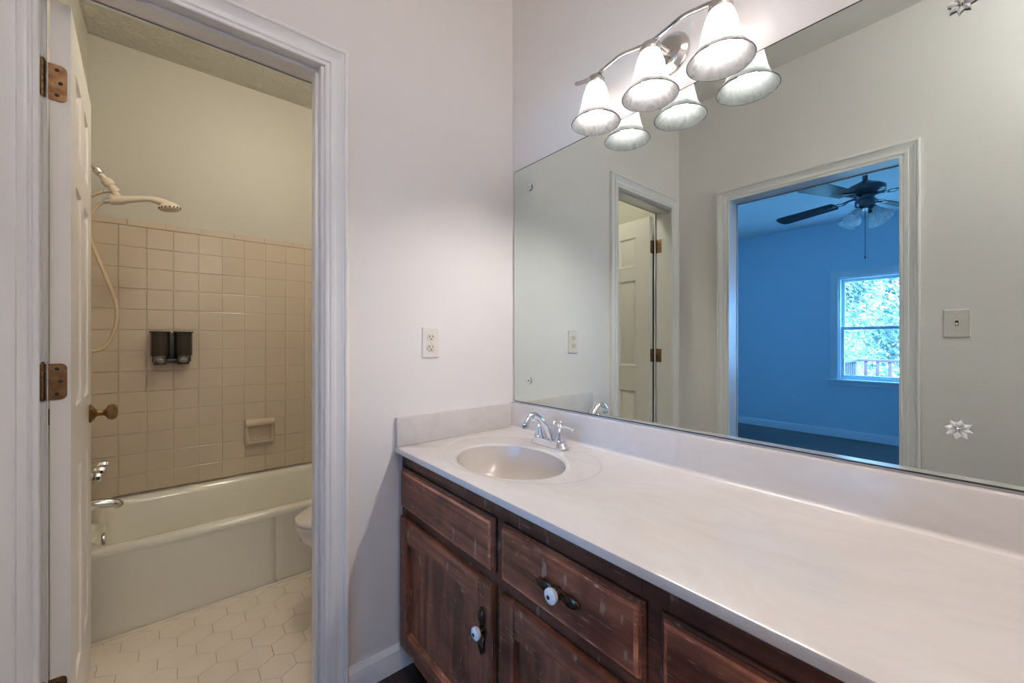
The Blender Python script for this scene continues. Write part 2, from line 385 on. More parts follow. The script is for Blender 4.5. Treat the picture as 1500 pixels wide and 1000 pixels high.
# casings and jambs
PROF = [(0.0, 0.0), (0.0, 0.010), (0.003, 0.012), (0.008, 0.0125), (0.0105, 0.007), (0.0135, 0.007), (0.0165, 0.012), (0.022, 0.0135), (0.030, 0.0135), (0.0325, 0.0085), (0.0355, 0.0095),
        (0.046, 0.0135), (0.053, 0.0175), (0.056, 0.0135), (0.0585, 0.019), (0.064, 0.0205), (0.068, 0.019), (0.070, 0.016), (0.070, 0.0)]
def casing(name, a0, a1, zt, f, m, label, z0=0.0):
    bm = nb()
    rings = []
    for key in range(4):
        ring = []
        for d, t in PROF:
            p = [(a0-d, z0), (a0-d, zt+d), (a1+d, zt+d), (a1+d, z0)][key]
            ring.append(f(p[0], p[1], t))
        rings.append(ring)
    V = bridge(bm, rings, closed=False); bm.faces.new(V[0]); bm.faces.new(V[-1][::-1])
    return struct(name, bm, m, label, smooth=20)
casing('trim_1', -1.366, -0.776, 2.022, lambda u, z, t: Vector((u, YB0-t, z)), 'trim', 'white moulded casing round the bathroom doorway')
casing('trim_2', VD[0]+0.006, VD[1]-0.006, 2.012, lambda u, z, t: Vector((XL+t, u, z)), 'trim', 'white moulded casing round the bedroom doorway')
casing('trim_3', -1.374, -0.776, 2.022, lambda u, z, t: Vector((u, YB1+t, z)), 'trim', 'white casing on the bathroom side of its doorway')
casing('trim_4', VD[0]+0.006, VD[1]-0.006, 2.012, lambda u, z, t: Vector((XBL-t, u, z)), 'bedtrim', 'white casing on the bedroom side of its doorway')
bm = nb()
bx(bm, (BD[0]-0.002, YB0+0.0005, 0), (BD[0]+0.003, YB1-0.0005, BD[2])); bx(bm, (BD[1]-0.003, YB0+0.0005, 0), (BD[1]+0.002, YB1-0.0005, BD[2])); bx(bm, (BD[0]+0.003, YB0+0.0005, BD[2]-0.003), (BD[1]-0.003, YB1-0.0005, BD[2]+0.002))
bx(bm, (BD[1]-0.014, 0.03, 0), (BD[1]-0.003, 0.072, BD[2]-0.013), 0.002); bx(bm, (BD[0]+0.003, 0.03, BD[2]-0.014), (BD[1]-0.003, 0.072, BD[2]-0.003), 0.002)
trim5 = struct('trim_5', bm, 'trim', 'white jamb and stop of the bathroom doorway')
bm = nb()
bx(bm, (XBL+0.0005, VD[0]-0.002, 0), (XL-0.0005, VD[0]+0.003, VD[2])); bx(bm, (XBL+0.0005, VD[1]-0.003, 0), (XL-0.0005, VD[1]+0.002, VD[2])); bx(bm, (XBL+0.0005, VD[0]+0.003, VD[2]-0.003), (XL-0.0005, VD[1]-0.003, VD[2]+0.002))
struct('trim_6', bm, 'bedtrim', 'white jamb of the bedroom doorway')

# baseboards
BB = [(0.0, 0.0), (0.014, 0.0), (0.014, 0.060), (0.012, 0.066), (0.0125, 0.070), (0.009, 0.078), (0.0045, 0.084), (0.0035, 0.088), (0.0, 0.088)]
def baseboard(name, p0, p1, nrm, m, label, h=1.0):
    bm = nb(); A, Bp, n = Vector(p0), Vector(p1), Vector(nrm)
    bridge_r = [[q + n*d + Vector((0, 0, z*h)) for d, z in BB] for q in (A, Bp)]
    V = bridge(bm, bridge_r, closed=True); bm.faces.new(V[0]); bm.faces.new(V[1][::-1])
    return struct(name, bm, m, label)
baseboard('baseboard_back', (-0.706, 0, 0), (-0.470, 0, 0), (0, -1, 0), 'trim', 'white baseboard between doorway and vanity')
baseboard('baseboard_left_near', (XL, YR, 0), (XL, VD[0]-0.066, 0), (1, 0, 0), 'trim', 'white baseboard below the light switch')
baseboard('baseboard_left', (XL, VD[1]+0.066, 0), (XL, -0.03, 0), (1, 0, 0), 'trim', 'white baseboard beside the bedroom doorway')
baseboard('baseboard_bedroom_far', (XF, BY0, 0), (XF, BY1, 0), (1, 0, 0), 'bedtrim', 'white bedroom baseboard under the window', 1.1)

# ---------------------------------------------------------------- six-panel door
def panel_door(bm, W, H, T, cols, rows):
    """slab hinged at local x=0, runs along +x, thickness along y from 0 to -T"""
    xs = sorted({0, W} | {v for c in cols for v in c}); zs = sorted({0.0, H} | {v for r in rows for v in r})
    for y0, s in ((0.0, -1), (-T, 1)):
        for i in range(len(xs)-1):
            for j in range(len(zs)-1):
                a, b, c, d = xs[i], xs[i+1], zs[j], zs[j+1]
                def rg(ins, dep): return [Vector((x, y0 + s*dep, z)) for x, z in ((a+ins, c+ins), (b-ins, c+ins), (b-ins, d-ins), (a+ins, d-ins))]
                if (a, b) in cols and (c, d) in rows:
                    V = bridge(bm, [rg(0, 0), rg(0.004, 0.006), rg(0.010, 0.0085), rg(0.018, 0.0085), rg(0.036, 0.003), rg(0.040, 0.002)])
                    bm.faces.new(V[-1])
                else: bm.faces.new([bm.verts.new(p) for p in rg(0, 0)])
    bmesh.ops.remove_doubles(bm, verts=bm.verts[:], dist=1e-5)
    for (p, q) in (((0, 0), (0, H)), ((0, H), (W, H)), ((W, H), (W, 0)), ((W, 0), (0, 0))):
        bm.faces.new([bm.verts.new(v) for v in ((p[0], 0, p[1]), (q[0], 0, q[1]), (q[0], -T, q[1]), (p[0], -T, p[1]))])
    bmesh.ops.remove_doubles(bm, verts=bm.verts[:], dist=1e-5)
DW, DT = 0.590, 0.035
PIN = Vector((-1.3845, 0.127, 0)); OPEN = math.radians(93.1)
door = bpy.data.objects.new('door_1', None); COL.objects.link(door); door.location = PIN; door.rotation_euler = (0, 0, OPEN)
door['kind'] = 'structure'; door['local'] = 1; door['label'] = 'white six panel door standing open into the bathroom'
def lobj(name, bm, m, parent, smooth=30):
    o = obj(name, bm, m, None, smooth); o.parent = parent; return o
OX, OY = 0.008, -0.012       # slab starts past the pin
bm = nb(); panel_door(bm, DW, 1.990, DT, [(0.112, 0.252), (0.338, 0.478)], [(0.22, 0.792), (0.968, 1.568), (1.668, 1.870)])
bmesh.ops.translate(bm, verts=bm.verts[:], vec=(OX, OY, 0.012)); lobj('door_leaf', bm, 'doorpaint', door)
# knob, both sides (shaped knob on rosette)
KP = [(0.0, 0.0), (0.031, 0.0), (0.032, 0.004), (0.024, 0.010), (0.014, 0.016), (0.0105, 0.022), (0.010, 0.034), (0.014, 0.040), (0.024, 0.045), (0.0275, 0.053), (0.0275, 0.060), (0.022, 0.067), (0.010, 0.071), (0.0, 0.0715)]
for s, y in ((-1, OY-DT), (1, OY)):
    bm = nb(); lathe(bm, KP, (OX+DW-0.066, y, 0.905), (0, s, 0)); lobj('door_knob', bm, 'brass', door)
def hinge(z):
    # leaf let into the hinge edge of the slab, plus barrel at the pin
    bm = nb(); yA, yB = OY-0.002+0.012, OY-DT+0.006
    e = OX-0.0008; c = 0.012; zt, zb = z+0.0445, z-0.0445
    out = [(0.0, zb), (yB+c, zb)] + [(yB+c-c*math.sin(a), zb+c-c*math.cos(a)) for a in [k*PI/12 for k in range(1, 7)]] + [(yB+c-c*math.cos(a), zt-c+c*math.sin(a)) for a in [k*PI/12 for k in range(0, 7)]] + [(0.0, zt)]
    prism(bm, out, 'x', e-0.0022, e+0.0006)
    o = lobj('hinge', bm, 'copper', door)
    bm = nb()
    for k in range(5):
        z0 = zb + k*0.0178; lathe(bm, [(0, 0), (0.0062, 0), (0.0068, 0.0012), (0.0068, 0.0162), (0.0062, 0.0174), (0, 0.0174)], (0, 0, z0), seg=14)
    lathe(bm, [(0, 0), (0.005, 0), (0.0055, 0.003), (0.003, 0.006), (0, 0.0065)], (0, 0, zt), seg=14)
    b2 = lobj('hinge_barrel', bm, 'copper', o)
    for dy, dz in ((-0.024, 0.031), (-0.030, 0.0), (-0.024, -0.031)):
        bm = nb(); lathe(bm, [(0, 0.0006), (0.0042, 0.0006), (0.0042, 0), (0, 0)], (e-0.0024, dy+0.0, z+dz), (-1, 0, 0), seg=12); lobj('screw', bm, 'black', o)
for z in (1.797, 1.058, 0.28): hinge(z)
# jamb leaves of the hinges
for z in (1.797, 1.058, 0.28):
    bm = nb(); bx(bm, (BD[0]+0.0028, 0.077, z-0.0445), (BD[0]+0.0048, 0.1145, z+0.0445), 0.0008); obj('jamb_leaf', bm, 'copper', trim5)

# ---------------------------------------------------------------- vanity
VY0, VY1 = -1.43, 0.0
XFR = -0.515; XDR = -0.534
van = thing('vanity_cabinet', 'dark stained wood vanity cabinet with worn drawer fronts under the marble top', 'cabinet', (-0.26, -0.715, 0))
bm = nb()
def fr(y0, y1, z0, z1): bx(bm, (XFR, y0, z0), (XFR+0.02, y1, z1), 0.001, 1)
ST = [(-0.03, 0.0), (-0.596, -0.546), (-1.012, -0.962), (VY0, VY0+0.025)]
for a, b in ST: fr(a, b, 0.078, 0.764)
for a, b in ((-0.546, -0.03), (-0.962, -0.596), (VY0+0.025, -1.012)):
    fr(a, b, 0.700, 0.764); fr(a, b, 0.535, 0.592); fr(a, b, 0.078, 0.125)
obj('face_frame', bm, 'wood_frame', van)
bm = nb(); bx(bm, (XFR+0.02, VY1-0.019, 0.078), (-0.003, VY1-0.001, 0.764)); bx(bm, (XFR+0.02, VY0, 0.0), (-0.003, VY0+0.018, 0.764)); bx(bm, (XFR+0.02, VY0+0.018, 0.078), (-0.003, VY1-0.019, 0.095)); bx(bm, (-0.013, VY0+0.018, 0.095), (-0.003, VY1-0.019, 0.60))
obj('carcass', bm, 'wood_v', van)
bm = nb(); bx(bm, (-0.455, VY0+0.018, 0), (-0.440, VY1-0.001, 0.078)); obj('toe_kick', bm, 'wood_frame', van)
def drawer_front(y0, y1, z0, z1):
    bm = nb()
    def rg(i, x): return [Vector((x, a, b)) for a, b in ((y0+i, z0+i), (y1-i, z0+i), (y1-i, z1-i), (y0+i, z1-i))]
    X = XFR-0.0005
    V = bridge(bm, [rg(0.006, X), rg(0, X-0.003), rg(0, X-0.008), rg(0.003, X-0.0105), rg(0.006, X-0.0105), rg(0.0075, X-0.013), rg(0.0085, X-0.0165), rg(0.012, X-0.019), rg(0.016, X-0.0195)])
    bm.faces.new(V[0][::-1]); bm.faces.new(V[-1])
    bm.faces.ensure_lookup_table()
    for i, fc in enumerate(bm.faces): fc.material_index = 1 if 24 <= i < 32 else 2 if i < 16 else 0
    o = obj('drawer', bm, 'wood_h', van, 25); o.data.materials.append(M['wood_worn']); o.data.materials.append(M['wood_frame']); return o
def pull(parent, y, z, vertical, flip=1):
    """dark bronze backplate with curled ends and a white porcelain knob"""
    X = XFR-0.020
    bm = nb(); n = 25; L_ = 0.060
    def P3(s, t, h): return Vector((X-h, y+t, z+s)) if vertical else Vector((X-h, y+s, z+t))
    top, bot = [], []
    rings = []
    for i in range(n):
        u = -1 + 2*i/(n-1); a = abs(u)
        wd = 0.0075 if a < 0.12 else (0.0045 + 0.0075*math.sin(min(1, (a-0.12)/0.88)*PI)**0.8) if a < 0.96 else 0.003
        lift = 0.003 + (0.006*math.sin((a-0.2)/0.8*PI) if a > 0.2 else 0) + (0.003 if a > 0.93 else 0)
        rings.append([P3(u*L_, -wd, lift), P3(u*L_, wd, lift), P3(u*L_, wd*0.7, lift+0.0025), P3(u*L_, -wd*0.7, lift+0.0025)])
    V = bridge(bm, rings); bm.faces.new(V[0][::-1]); bm.faces.new(V[-1])
    lathe(bm, [(0, -0.0005), (0.012, -0.0005), (0.013, 0.003), (0.008, 0.006), (0.006, 0.010), (0.0065, 0.014), (0, 0.014)], (X, y, z), (-1, 0, 0), 20)
    o = obj('handle', bm, 'iron', parent, 40)
    bm = nb(); lathe(bm, [(0, 0.013), (0.007, 0.013), (0.014, 0.016), (0.0165, 0.021), (0.0155, 0.026), (0.010, 0.0295), (0.006, 0.030), (0, 0.030)], (X, y, z), (-1, 0, 0), 24)
    k = obj('knob', bm, 'porcelain', parent, 40); k['label'] = 'white porcelain knob'
    bm = nb(); lathe(bm, [(0, 0.0295), (0.0045, 0.0298), (0.004, 0.0312), (0, 0.0318)], (X, y, z), (-1, 0, 0), 14); obj('knob_screw', bm, 'iron', parent, 40)
def cab_door(y0, y1, z0, z1, hinge_left=True):
    d = bpy.data.objects.new('door', None); COL.objects.link(d); d.parent = van; d.location = Vector((XFR, (y0+y1)/2, z0)) - van.location
    X = XFR-0.0005; XF_ = X-0.019; s = 0.056
    bm = nb()
    def lip(pts, x0=X, x1=XF_):
        prism(bm, pts, 'x', x0, x1, 0.0022)
    lip([(y0, z0), (y0+s, z0), (y0+s, z1), (y0, z1)]); obj('stile', bm, 'wood_v', d, 25)
    bm = nb(); lip([(y1-s, z0), (y1, z0), (y1, z1), (y1-s, z1)]); obj('stile', bm, 'wood_v', d, 25)
    bm = nb()
    lip([(y0+s, z0), (y1-s, z0), (y1-s, z0+s), (y0+s, z0+s)]); obj('rail', bm, 'wood_h', d, 25); bm = nb()
    # arched top rail
    a, b = y0+s, y1-s; sh = 0.045; zb = z1-0.078; zu = z1-0.050
    arc = [(a, zb), (a+sh, zb)] + [(a+sh+(b-a-2*sh)*k/14, zb + (zu-zb)*math.sin(PI*k/14)**0.75) for k in range(1, 14)] + [(b-sh, zb), (b, zb)]
    lip(arc + [(b, z1), (a, z1)])
    obj('rail', bm, 'wood_h', d, 25)
    bm = nb(); bx(bm, (X+0.002, a-0.008, z0+s-0.008), (X-0.0045, b+0.008, z1-0.046)); obj('panel', bm, 'wood_v', d)
    bm = nb(); prism(bm, [(X-0.0045, z0+s), (XF_+0.0005, z0+s), (XF_+0.0005, z0+s+0.003), (X-0.011, z0+s+0.009), (X-0.0045, z0+s+0.012)], 'y', a, b); mo = obj('moulding', bm, 'wood_worn', d)
    if hinge_left is not None:
        yh = y1+0.004 if hinge_left else y0-0.004
        for zz in (z1-0.075, z0+0.075):
            bm = nb(); lathe(bm, [(0, -0.022), (0.0035, -0.022), (0.0035, 0.022), (0, 0.022)], (X-0.006, yh, zz), seg=10); obj('hinge', bm, 'iron', d)
    return d
drawer_front(-0.556, -0.022, 0.577, 0.716)
d2 = drawer_front(-0.974, -0.586, 0.577, 0.716); pull(d2, -0.783, 0.647, False)
d3 = drawer_front(VY0+0.015, -1.003, 0.577, 0.716); pull(d3, -1.21, 0.647, False)
c1 = cab_door(-0.556, -0.022, 0.095, 0.546, True); pull(c1, -0.520, 0.424, True)
c2 = cab_door(-0.974, -0.586, 0.095, 0.546, True); pull(c2, -0.938, 0.424, True)
c3 = cab_door(VY0+0.015, -1.003, 0.095, 0.546, False); pull(c3, -1.04, 0.424, True)

# countertop with integral oval bowl
top = thing('vanity_countertop', 'beige cultured marble vanity countertop with integral oval sink', 'countertop', (-0.27, -0.715, 0.765))
ZT = 0.786; CX0, CX1, CY0, CY1 = -0.545, -0.002, -1.44, -0.002
SX, SY, RX, RY = -0.322, -0.367, 0.150, 0.198
NB = 96
def rectpt(cx, cy, ang, x0, x1, y0, y1):
    dx, dy = math.cos(ang), math.sin(ang); t = 1e9
    if dx > 1e-9: t = min(t, (x1-cx)/dx)
    if dx < -1e-9: t = min(t, (x0-cx)/dx)
    if dy > 1e-9: t = min(t, (y1-cy)/dy)
    if dy < -1e-9: t = min(t, (y0-cy)/dy)
    return (cx+dx*t, cy+dy*t)
angs = [2*PI*k/NB for k in range(NB)]
for cx_, cy_ in ((CX0, CY0), (CX0, CY1), (CX1, CY0), (CX1, CY1)):     # snap the nearest rays to the corners
    a = math.atan2(cy_-SY, cx_-SX) % (2*PI); k = min(range(NB), key=lambda i: abs(((angs[i]-a+PI) % (2*PI))-PI)); angs[k] = a
def E(rx, ry, z, cx=SX, cy=SY):
    out = []
    for a in angs:
        r = 1/math.sqrt((math.cos(a)/rx)**2 + (math.sin(a)/ry)**2); out.append(Vector((cx+r*math.cos(a), cy+r*math.sin(a), z)))
    return out
def RECT(inset, z): return [Vector((*rectpt(SX, SY, a, CX0+inset, CX1-0.0, CY0+inset, CY1-0.0), z)) for a in angs]
def deck(rx, ry, z):      # outer recessed deck oval, clipped by the slab
    out = []
    for p in E(rx, ry, z, SX+0.045, SY+0.015): out.append(Vector((min(max(p.x, CX0+0.012), CX1-0.022), min(p.y, CY1-0.022), z)))
    return out
bm = nb()
rr = [RECT(0.003, 0.765), RECT(0.0, 0.768), RECT(0.0, ZT-0.005), RECT(0.0015, ZT-0.0015), RECT(0.005, ZT), deck(0.222, 0.302, ZT), deck(0.219, 0.299, ZT-0.0006), deck(0.215, 0.294, ZT-0.0022), deck(0.212, 0.290, ZT-0.0025), E(RX+0.016, RY+0.016, ZT-0.0025), E(RX+0.006, RY+0.006, ZT-0.0035), E(RX, RY, ZT-0.008)]
V = bridge(bm, rr)
obj('slab', bm, 'marble', top, 35)
bm = nb()
bowl = [(1.0, -0.008), (0.985, -0.018), (0.955, -0.036), (0.90, -0.064), (0.82, -0.092), (0.70, -0.116), (0.54, -0.131), (0.36, -0.139), (0.18, -0.143), (0.10, -0.145)]
V = bridge(bm, [E(RX*s, RY*s, ZT+z) for s, z in bowl]); bm.faces.new(V[-1]); obj('basin', bm, 'basin', top, 60)
bm = nb(); lathe(bm, [(0, 0.0), (0.012, 0.001), (0.020, 0.0025), (0.0225, 0.002), (0.023, 0.0)], (SX, SY, ZT-0.1435), seg=24); obj('drain', bm, 'chrome', top, 40)
def splash_prof(t, z0, h, s=1):
    return [(0.0, z0)] + [(t+0.011*(1-math.sin(a)), z0+0.011*(1-math.cos(a))) for a in [k*PI/2/6 for k in range(7)]] + [(t, z0+h-0.004), (t-0.0015, z0+h-0.001), (t-0.005, z0+h), (0, z0+h)]
bm = nb(); prism(bm, [(-0.0015-d, z) for d, z in splash_prof(0.019, ZT-0.0005, 0.1045)], 'y', CY0, CY1); obj('backsplash', bm, 'marble', top, 35)
bm = nb(); bx(bm, (CX0+0.002, -0.0185, ZT+0.0002), (-0.0210, -0.0015, ZT+0.1025), 0.0025); obj('side_splash', bm, 'splash', top)

# faucet
FX, FY = -0.108, -0.335; FZ = ZT-0.0012
fa = thing('faucet', 'chrome two handle centerset faucet standing behind the oval sink', 'faucet', (FX, FY, FZ))
bm = nb()
V = bridge(bm, [rrect(FX-0.030, FY-0.080, FX+0.026, FY+0.080, 0.022, FZ), rrect(FX-0.030, FY-0.080, FX+0.026, FY+0.080, 0.022, FZ+0.004), rrect(FX-0.027, FY-0.077, FX+0.023, FY+0.077, 0.020, FZ+0.009), rrect(FX-0.021, FY-0.070, FX+0.018, FY+0.070, 0.017, FZ+0.019), rrect(FX-0.019, FY-0.068, FX+0.016, FY+0.068, 0.015, FZ+0.022)])
bm.faces.new(V[0][::-1]); bm.faces.new(V[-1]); obj('base_plate', bm, 'chrome', fa)
for s in (-1, 1):
    y = FY + s*0.052; bm = nb()
    lathe(bm, [(0, 0.020), (0.0205, 0.020), (0.021, 0.024), (0.0195, 0.030), (0.0165, 0.040), (0.0130, 0.052), (0.0105, 0.062), (0.0095, 0.068), (0.0115, 0.070), (0.0115, 0.078), (0.008, 0.081), (0.0045, 0.084), (0.0052, 0.088), (0.0058, 0.091), (0.0035, 0.0945), (0, 0.095)], (FX, y, FZ), seg=24)
    h = obj('handle', bm, 'chrome', fa, 40)
    bm = nb(); tube(bm, [(FX, y, FZ+0.074), (FX, y+s*0.022, FZ+0.0755), (FX-0.001, y+s*0.045, FZ+0.073), (FX-0.002, y+s*0.060, FZ+0.071)], [0.0052, 0.0042, 0.0048, 0.0062], 12); ellipsoid(bm, (FX-0.002, y+s*0.062, FZ+0.071), (0.0065, 0.004, 0.0085), 14, 8); obj('lever', bm, 'chrome', h, 40)
bm = nb(); tube(bm, [(FX+0.002, FY, FZ+0.018), (FX-0.006, FY, FZ+0.045), (FX-0.030, FY, FZ+0.077), (FX-0.060, FY, FZ+0.106), (FX-0.080, FY, FZ+0.117), (FX-0.099, FY, FZ+0.113), (FX-0.113, FY, FZ+0.098), (FX-0.117, FY, FZ+0.086)], [0.0165, 0.0155, 0.0132, 0.0115, 0.0108, 0.0112, 0.0125, 0.0128], 18); obj('spout', bm, 'chrome', fa, 40)
bm = nb(); lathe(bm, [(0, 0.086), (0.0105, 0.086), (0.0105, 0.078), (0, 0.078)], (FX-0.1175, FY, FZ-0.001), seg=16); obj('aerator', bm, 'nickel', fa)
bm = nb(); lathe(bm, [(0, 0.018), (0.009, 0.018), (0.007, 0.03), (0.0032, 0.036), (0.003, 0.070), (0.0065, 0.074), (0.0062, 0.080), (0.003, 0.084), (0, 0.085)], (FX+0.021, FY-0.001, FZ), seg=14); obj('lift_rod', bm, 'chrome', fa, 40)

# mirror with dark edge
MY0, MY1, MZ0, MZ1 = -1.415, -0.013, 0.8955, 1.892
mi = thing('wall_mirror', 'large frameless wall mirror above the vanity backsplash', 'mirror', (0, -0.714, MZ0))
def rr2(i, r=0.012): return [(p.x, p.y) for p in rrect(MY0+i, MZ0+i, MY1-i, MZ1-i, r, 0, 5)]
bm = nb(); prism(bm, rr2(0), 'x', -0.0005, -0.0045); obj('backing', bm, 'mirror_edge', mi, 0)
bm = nb(); prism(bm, rr2(0.0034, 0.010), 'x', -0.0046, -0.0052); obj('glass', bm, 'mirror', mi, 0)
def rosette(label, y, z, r=0.0195):
    t = thing('mirror_rosette', label, 'mirror clip', (-0.0052, y, z), 'flower shaped mirror clips')
    for k in range(8):
        a = 2*PI*k/8 + 0.2; bm = nb()
        d = Vector((0, math.cos(a), math.sin(a))); e = Vector((0, -math.sin(a), math.cos(a))); n = Vector((-1, 0, 0)); c = Vector((-0.0056, y, z))
        r0 = [c + d*0.003 + n*0.002, c + d*r*0.55 + e*0.0056 + n*0.0026, c + d*r + n*0.0050, c + d*r*0.55 - e*0.0056 + n*0.0026]
        top_ = c + d*r*0.5 + n*0.0062; lo = [p - n*0.0018 for p in r0]
        V = bridge(bm, [lo, r0]); bm.faces.new(V[0][::-1]); tv = bm.verts.new(top_)
        for i in range(4): bm.faces.new((V[1][i], V[1][(i+1) % 4], tv))
        obj('petal', bm, 'acrylic', t, 0)
    bm = nb(); lathe(bm, [(0.0035, 0.0004), (0.0035, 0.006), (0.002, 0.0078), (0, 0.008)], (-0.0056, y, z), (-1, 0, 0), 12); obj('centre', bm, 'nickel', t)
rosette('clear flower mirror clip at the lower right, below the reflected light switch', -1.311, 0.993)
rosette('clear flower mirror clip at the top right edge of the photo', -1.315, 1.790)
rosette('clear flower mirror clip in the upper left corner of the mirror', -0.118, 1.797, 0.0165)
rosette('clear flower mirror clip in the lower left corner of the mirror, above the faucet', -0.113, 0.992, 0.0165)

# vanity light
LX = -0.092
vl = thing('vanity_light', 'three shade vanity light on a wavy nickel bar above the mirror', 'light fixture', (0, -0.73, 2.01))
bm = nb(); lathe(bm, [(0, 0.0), (0.062, 0.0), (0.062, 0.004), (0.057, 0.010), (0.051, 0.013), (0.047, 0.019), (0.040, 0.022), (0, 0.024)], (-0.0005, -0.733, 2.011), (-1, 0, 0), 36); obj('back_plate', bm, 'nickel', vl, 40)
bm = nb(); lathe(bm, [(0, 0.022), (0.011, 0.022), (0.009, 0.030), (0.008, 0.070), (0.010, 0.084), (0, 0.085)], (-0.0005, -0.733, 2.014), (-1, 0, 0), 18); obj('stem', bm, 'nickel', vl, 40)
bar = [(LX, -0.447, 2.030), (LX, -0.475, 2.022), (LX, -0.522, 2.017), (LX, -0.575, 2.024), (LX, -0.625, 2.030), (LX, -0.675, 2.021), (LX, -0.722, 2.013), (LX, -0.770, 2.020), (LX, -0.820, 2.028), (LX, -0.870, 2.020), (LX, -0.913, 2.010), (LX, -0.955, 2.012), (LX, -0.985, 2.022)]
bm = nb(); tube(bm, bar, 0.0075, 12, flat=0.8); ellipsoid(bm, (LX, -0.447, 2.030), (0.0075, 0.006, 0.006), 12, 8); ellipsoid(bm, (LX, -0.985, 2.022), (0.0075, 0.006, 0.006), 12, 8); obj('bar', bm, 'nickel', vl, 40)
for y, zr in ((-0.528, 1.8635), (-0.722, 1.8605), (-0.916, 1.857)):
    bm = nb(); lathe(bm, [(0, 0.156), (0.009, 0.155), (0.012, 0.150), (0.024, 0.146), (0.0285, 0.139), (0.0295, 0.124), (0.0285, 0.122), (0.027, 0.124), (0.026, 0.136), (0, 0.137)], (LX, y, zr), seg=28); obj('socket_cup', bm, 'nickel', vl, 40)
    bm = nb()
    po = [(0.0255, 0.134), (0.0290, 0.121), (0.0355, 0.104), (0.0410, 0.084), (0.0450, 0.064), (0.0495, 0.045), (0.0570, 0.027), (0.0675, 0.012), (0.0775, 0.0)]
    pi_ = [(r-0.0035, h+0.0008) for r, h in po[::-1]]
    lathe(bm, po + [(0.0785, -0.0018), (0.0755, -0.0018)] + pi_, (LX, y, zr), seg=40); obj('shade', bm, 'alabaster', vl, 50)
    bm = nb(); lathe(bm, [(0, 0.118), (0.009, 0.116), (0.010, 0.080), (0.015, 0.070), (0.021, 0.058), (0.0235, 0.046), (0.022, 0.034), (0.016, 0.025), (0.008, 0.0205), (0, 0.0195)], (LX, y, zr), seg=24); obj('bulb', bm, 'bulb', vl, 60)

# outlet, switch
def plate(bm, c, n, u, wd, ht, t=0.0055):
    c, n, u = Vector(c), Vector(n), Vector(u); v = Vector((0, 0, 1))
    def rg(i, h): return [c + u*a + v*b + n*h for a, b in ((-wd/2+i, -ht/2+i), (wd/2-i, -ht/2+i), (wd/2-i, ht/2-i), (-wd/2+i, ht/2-i))]
    V = bridge(bm, [rg(0, 0.0004), rg(0, t*0.4), rg(0.003, t), rg(0.005, t)]); bm.faces.new(V[0][::-1]); bm.faces.new(V[-1])
def outlet(label, c, n, u, m1='plastic', m2='ivory', group='wall outlets'):
    t = thing('wall_outlet', label, 'outlet', c, group); c, n, u = Vector(c), Vector(n), Vector(u)
    bm = nb(); plate(bm, c, n, u, 0.070, 0.114); obj('cover_plate', bm, m1, t)
    for s in (-1, 1):
        bm = nb(); q = c + Vector((0, 0, s*0.0195)); pts = []
        for k in range(24):
            a = 2*PI*k/24; pts.append((0.0165*math.cos(a), max(-0.0128, min(0.0128, 0.0165*math.sin(a)))))
        def rg(f, h): return [q + u*x*f + Vector((0, 0, z*f)) + n*h for x, z in pts]
        V = bridge(bm, [rg(1, 0.005), rg(1, 0.0068), rg(0.94, 0.0074)]); bm.faces.new(V[-1]); r = obj('receptacle', bm, m2, t)
        bm = nb()
        def slot(a, b, w_, h_):
            P = q + u*a + Vector((0, 0, b)); X = [P + u*x + Vector((0, 0, z)) for x, z in ((-w_, -h_), (w_, -h_), (w_, h_), (-w_, h_))]
            V = bridge(bm, [[x + n*0.0070 for x in X], [x + n*0.0077 for x in X]]); bm.faces.new(V[-1])
        slot(-0.0065, 0.003, 0.0012, 0.0042); slot(0.0065, 0.003, 0.0012, 0.0034)
        lathe(bm, [(0, 0.0077), (0.0026, 0.0077), (0.0026, 0.007)], q + Vector((0, 0, -0.0065)), n, 12)
        obj('slots', bm, 'black', r, 0)
    bm = nb(); lathe(bm, [(0, 0.007), (0.003, 0.0066), (0.0032, 0.005)], c, n, 12); obj('screw', bm, m2, t)
    return t
outlet('ivory double outlet on the wall between the bathroom doorway and the mirror', (-0.404, -0.0002, 1.152), (0, -1, 0), (1, 0, 0))
sw = thing('light_switch', 'square ivory light switch plate beside the bedroom doorway, seen in the mirror', 'switch', (XL, -1.254, 1.234))
bm = nb(); plate(bm, (XL, -1.254, 1.234), (1, 0, 0), (0, 1, 0), 0.080, 0.121); obj('cover_plate', bm, 'plastic', sw)
bm = nb(); bx(bm, (XL+0.005, -1.259, 1.2225), (XL+0.0062, -1.249, 1.2455)); obj('toggle_slot', bm, 'black', sw, 0)
bm = nb(); prism(bm, [(XL+0.0055, 1.229), (XL+0.0055, 1.237), (XL+0.015, 1.229), (XL+0.014, 1.224)], 'y', -1.2572, -1.2508); obj('toggle', bm, 'ivory', sw)
for z in (1.204, 1.264):
    bm = nb(); lathe(bm, [(0, 0.007), (0.003, 0.0066), (0.0032, 0.005)], (XL, -1.254, z), (1, 0, 0), 12); obj('screw', bm, 'ivory', sw)

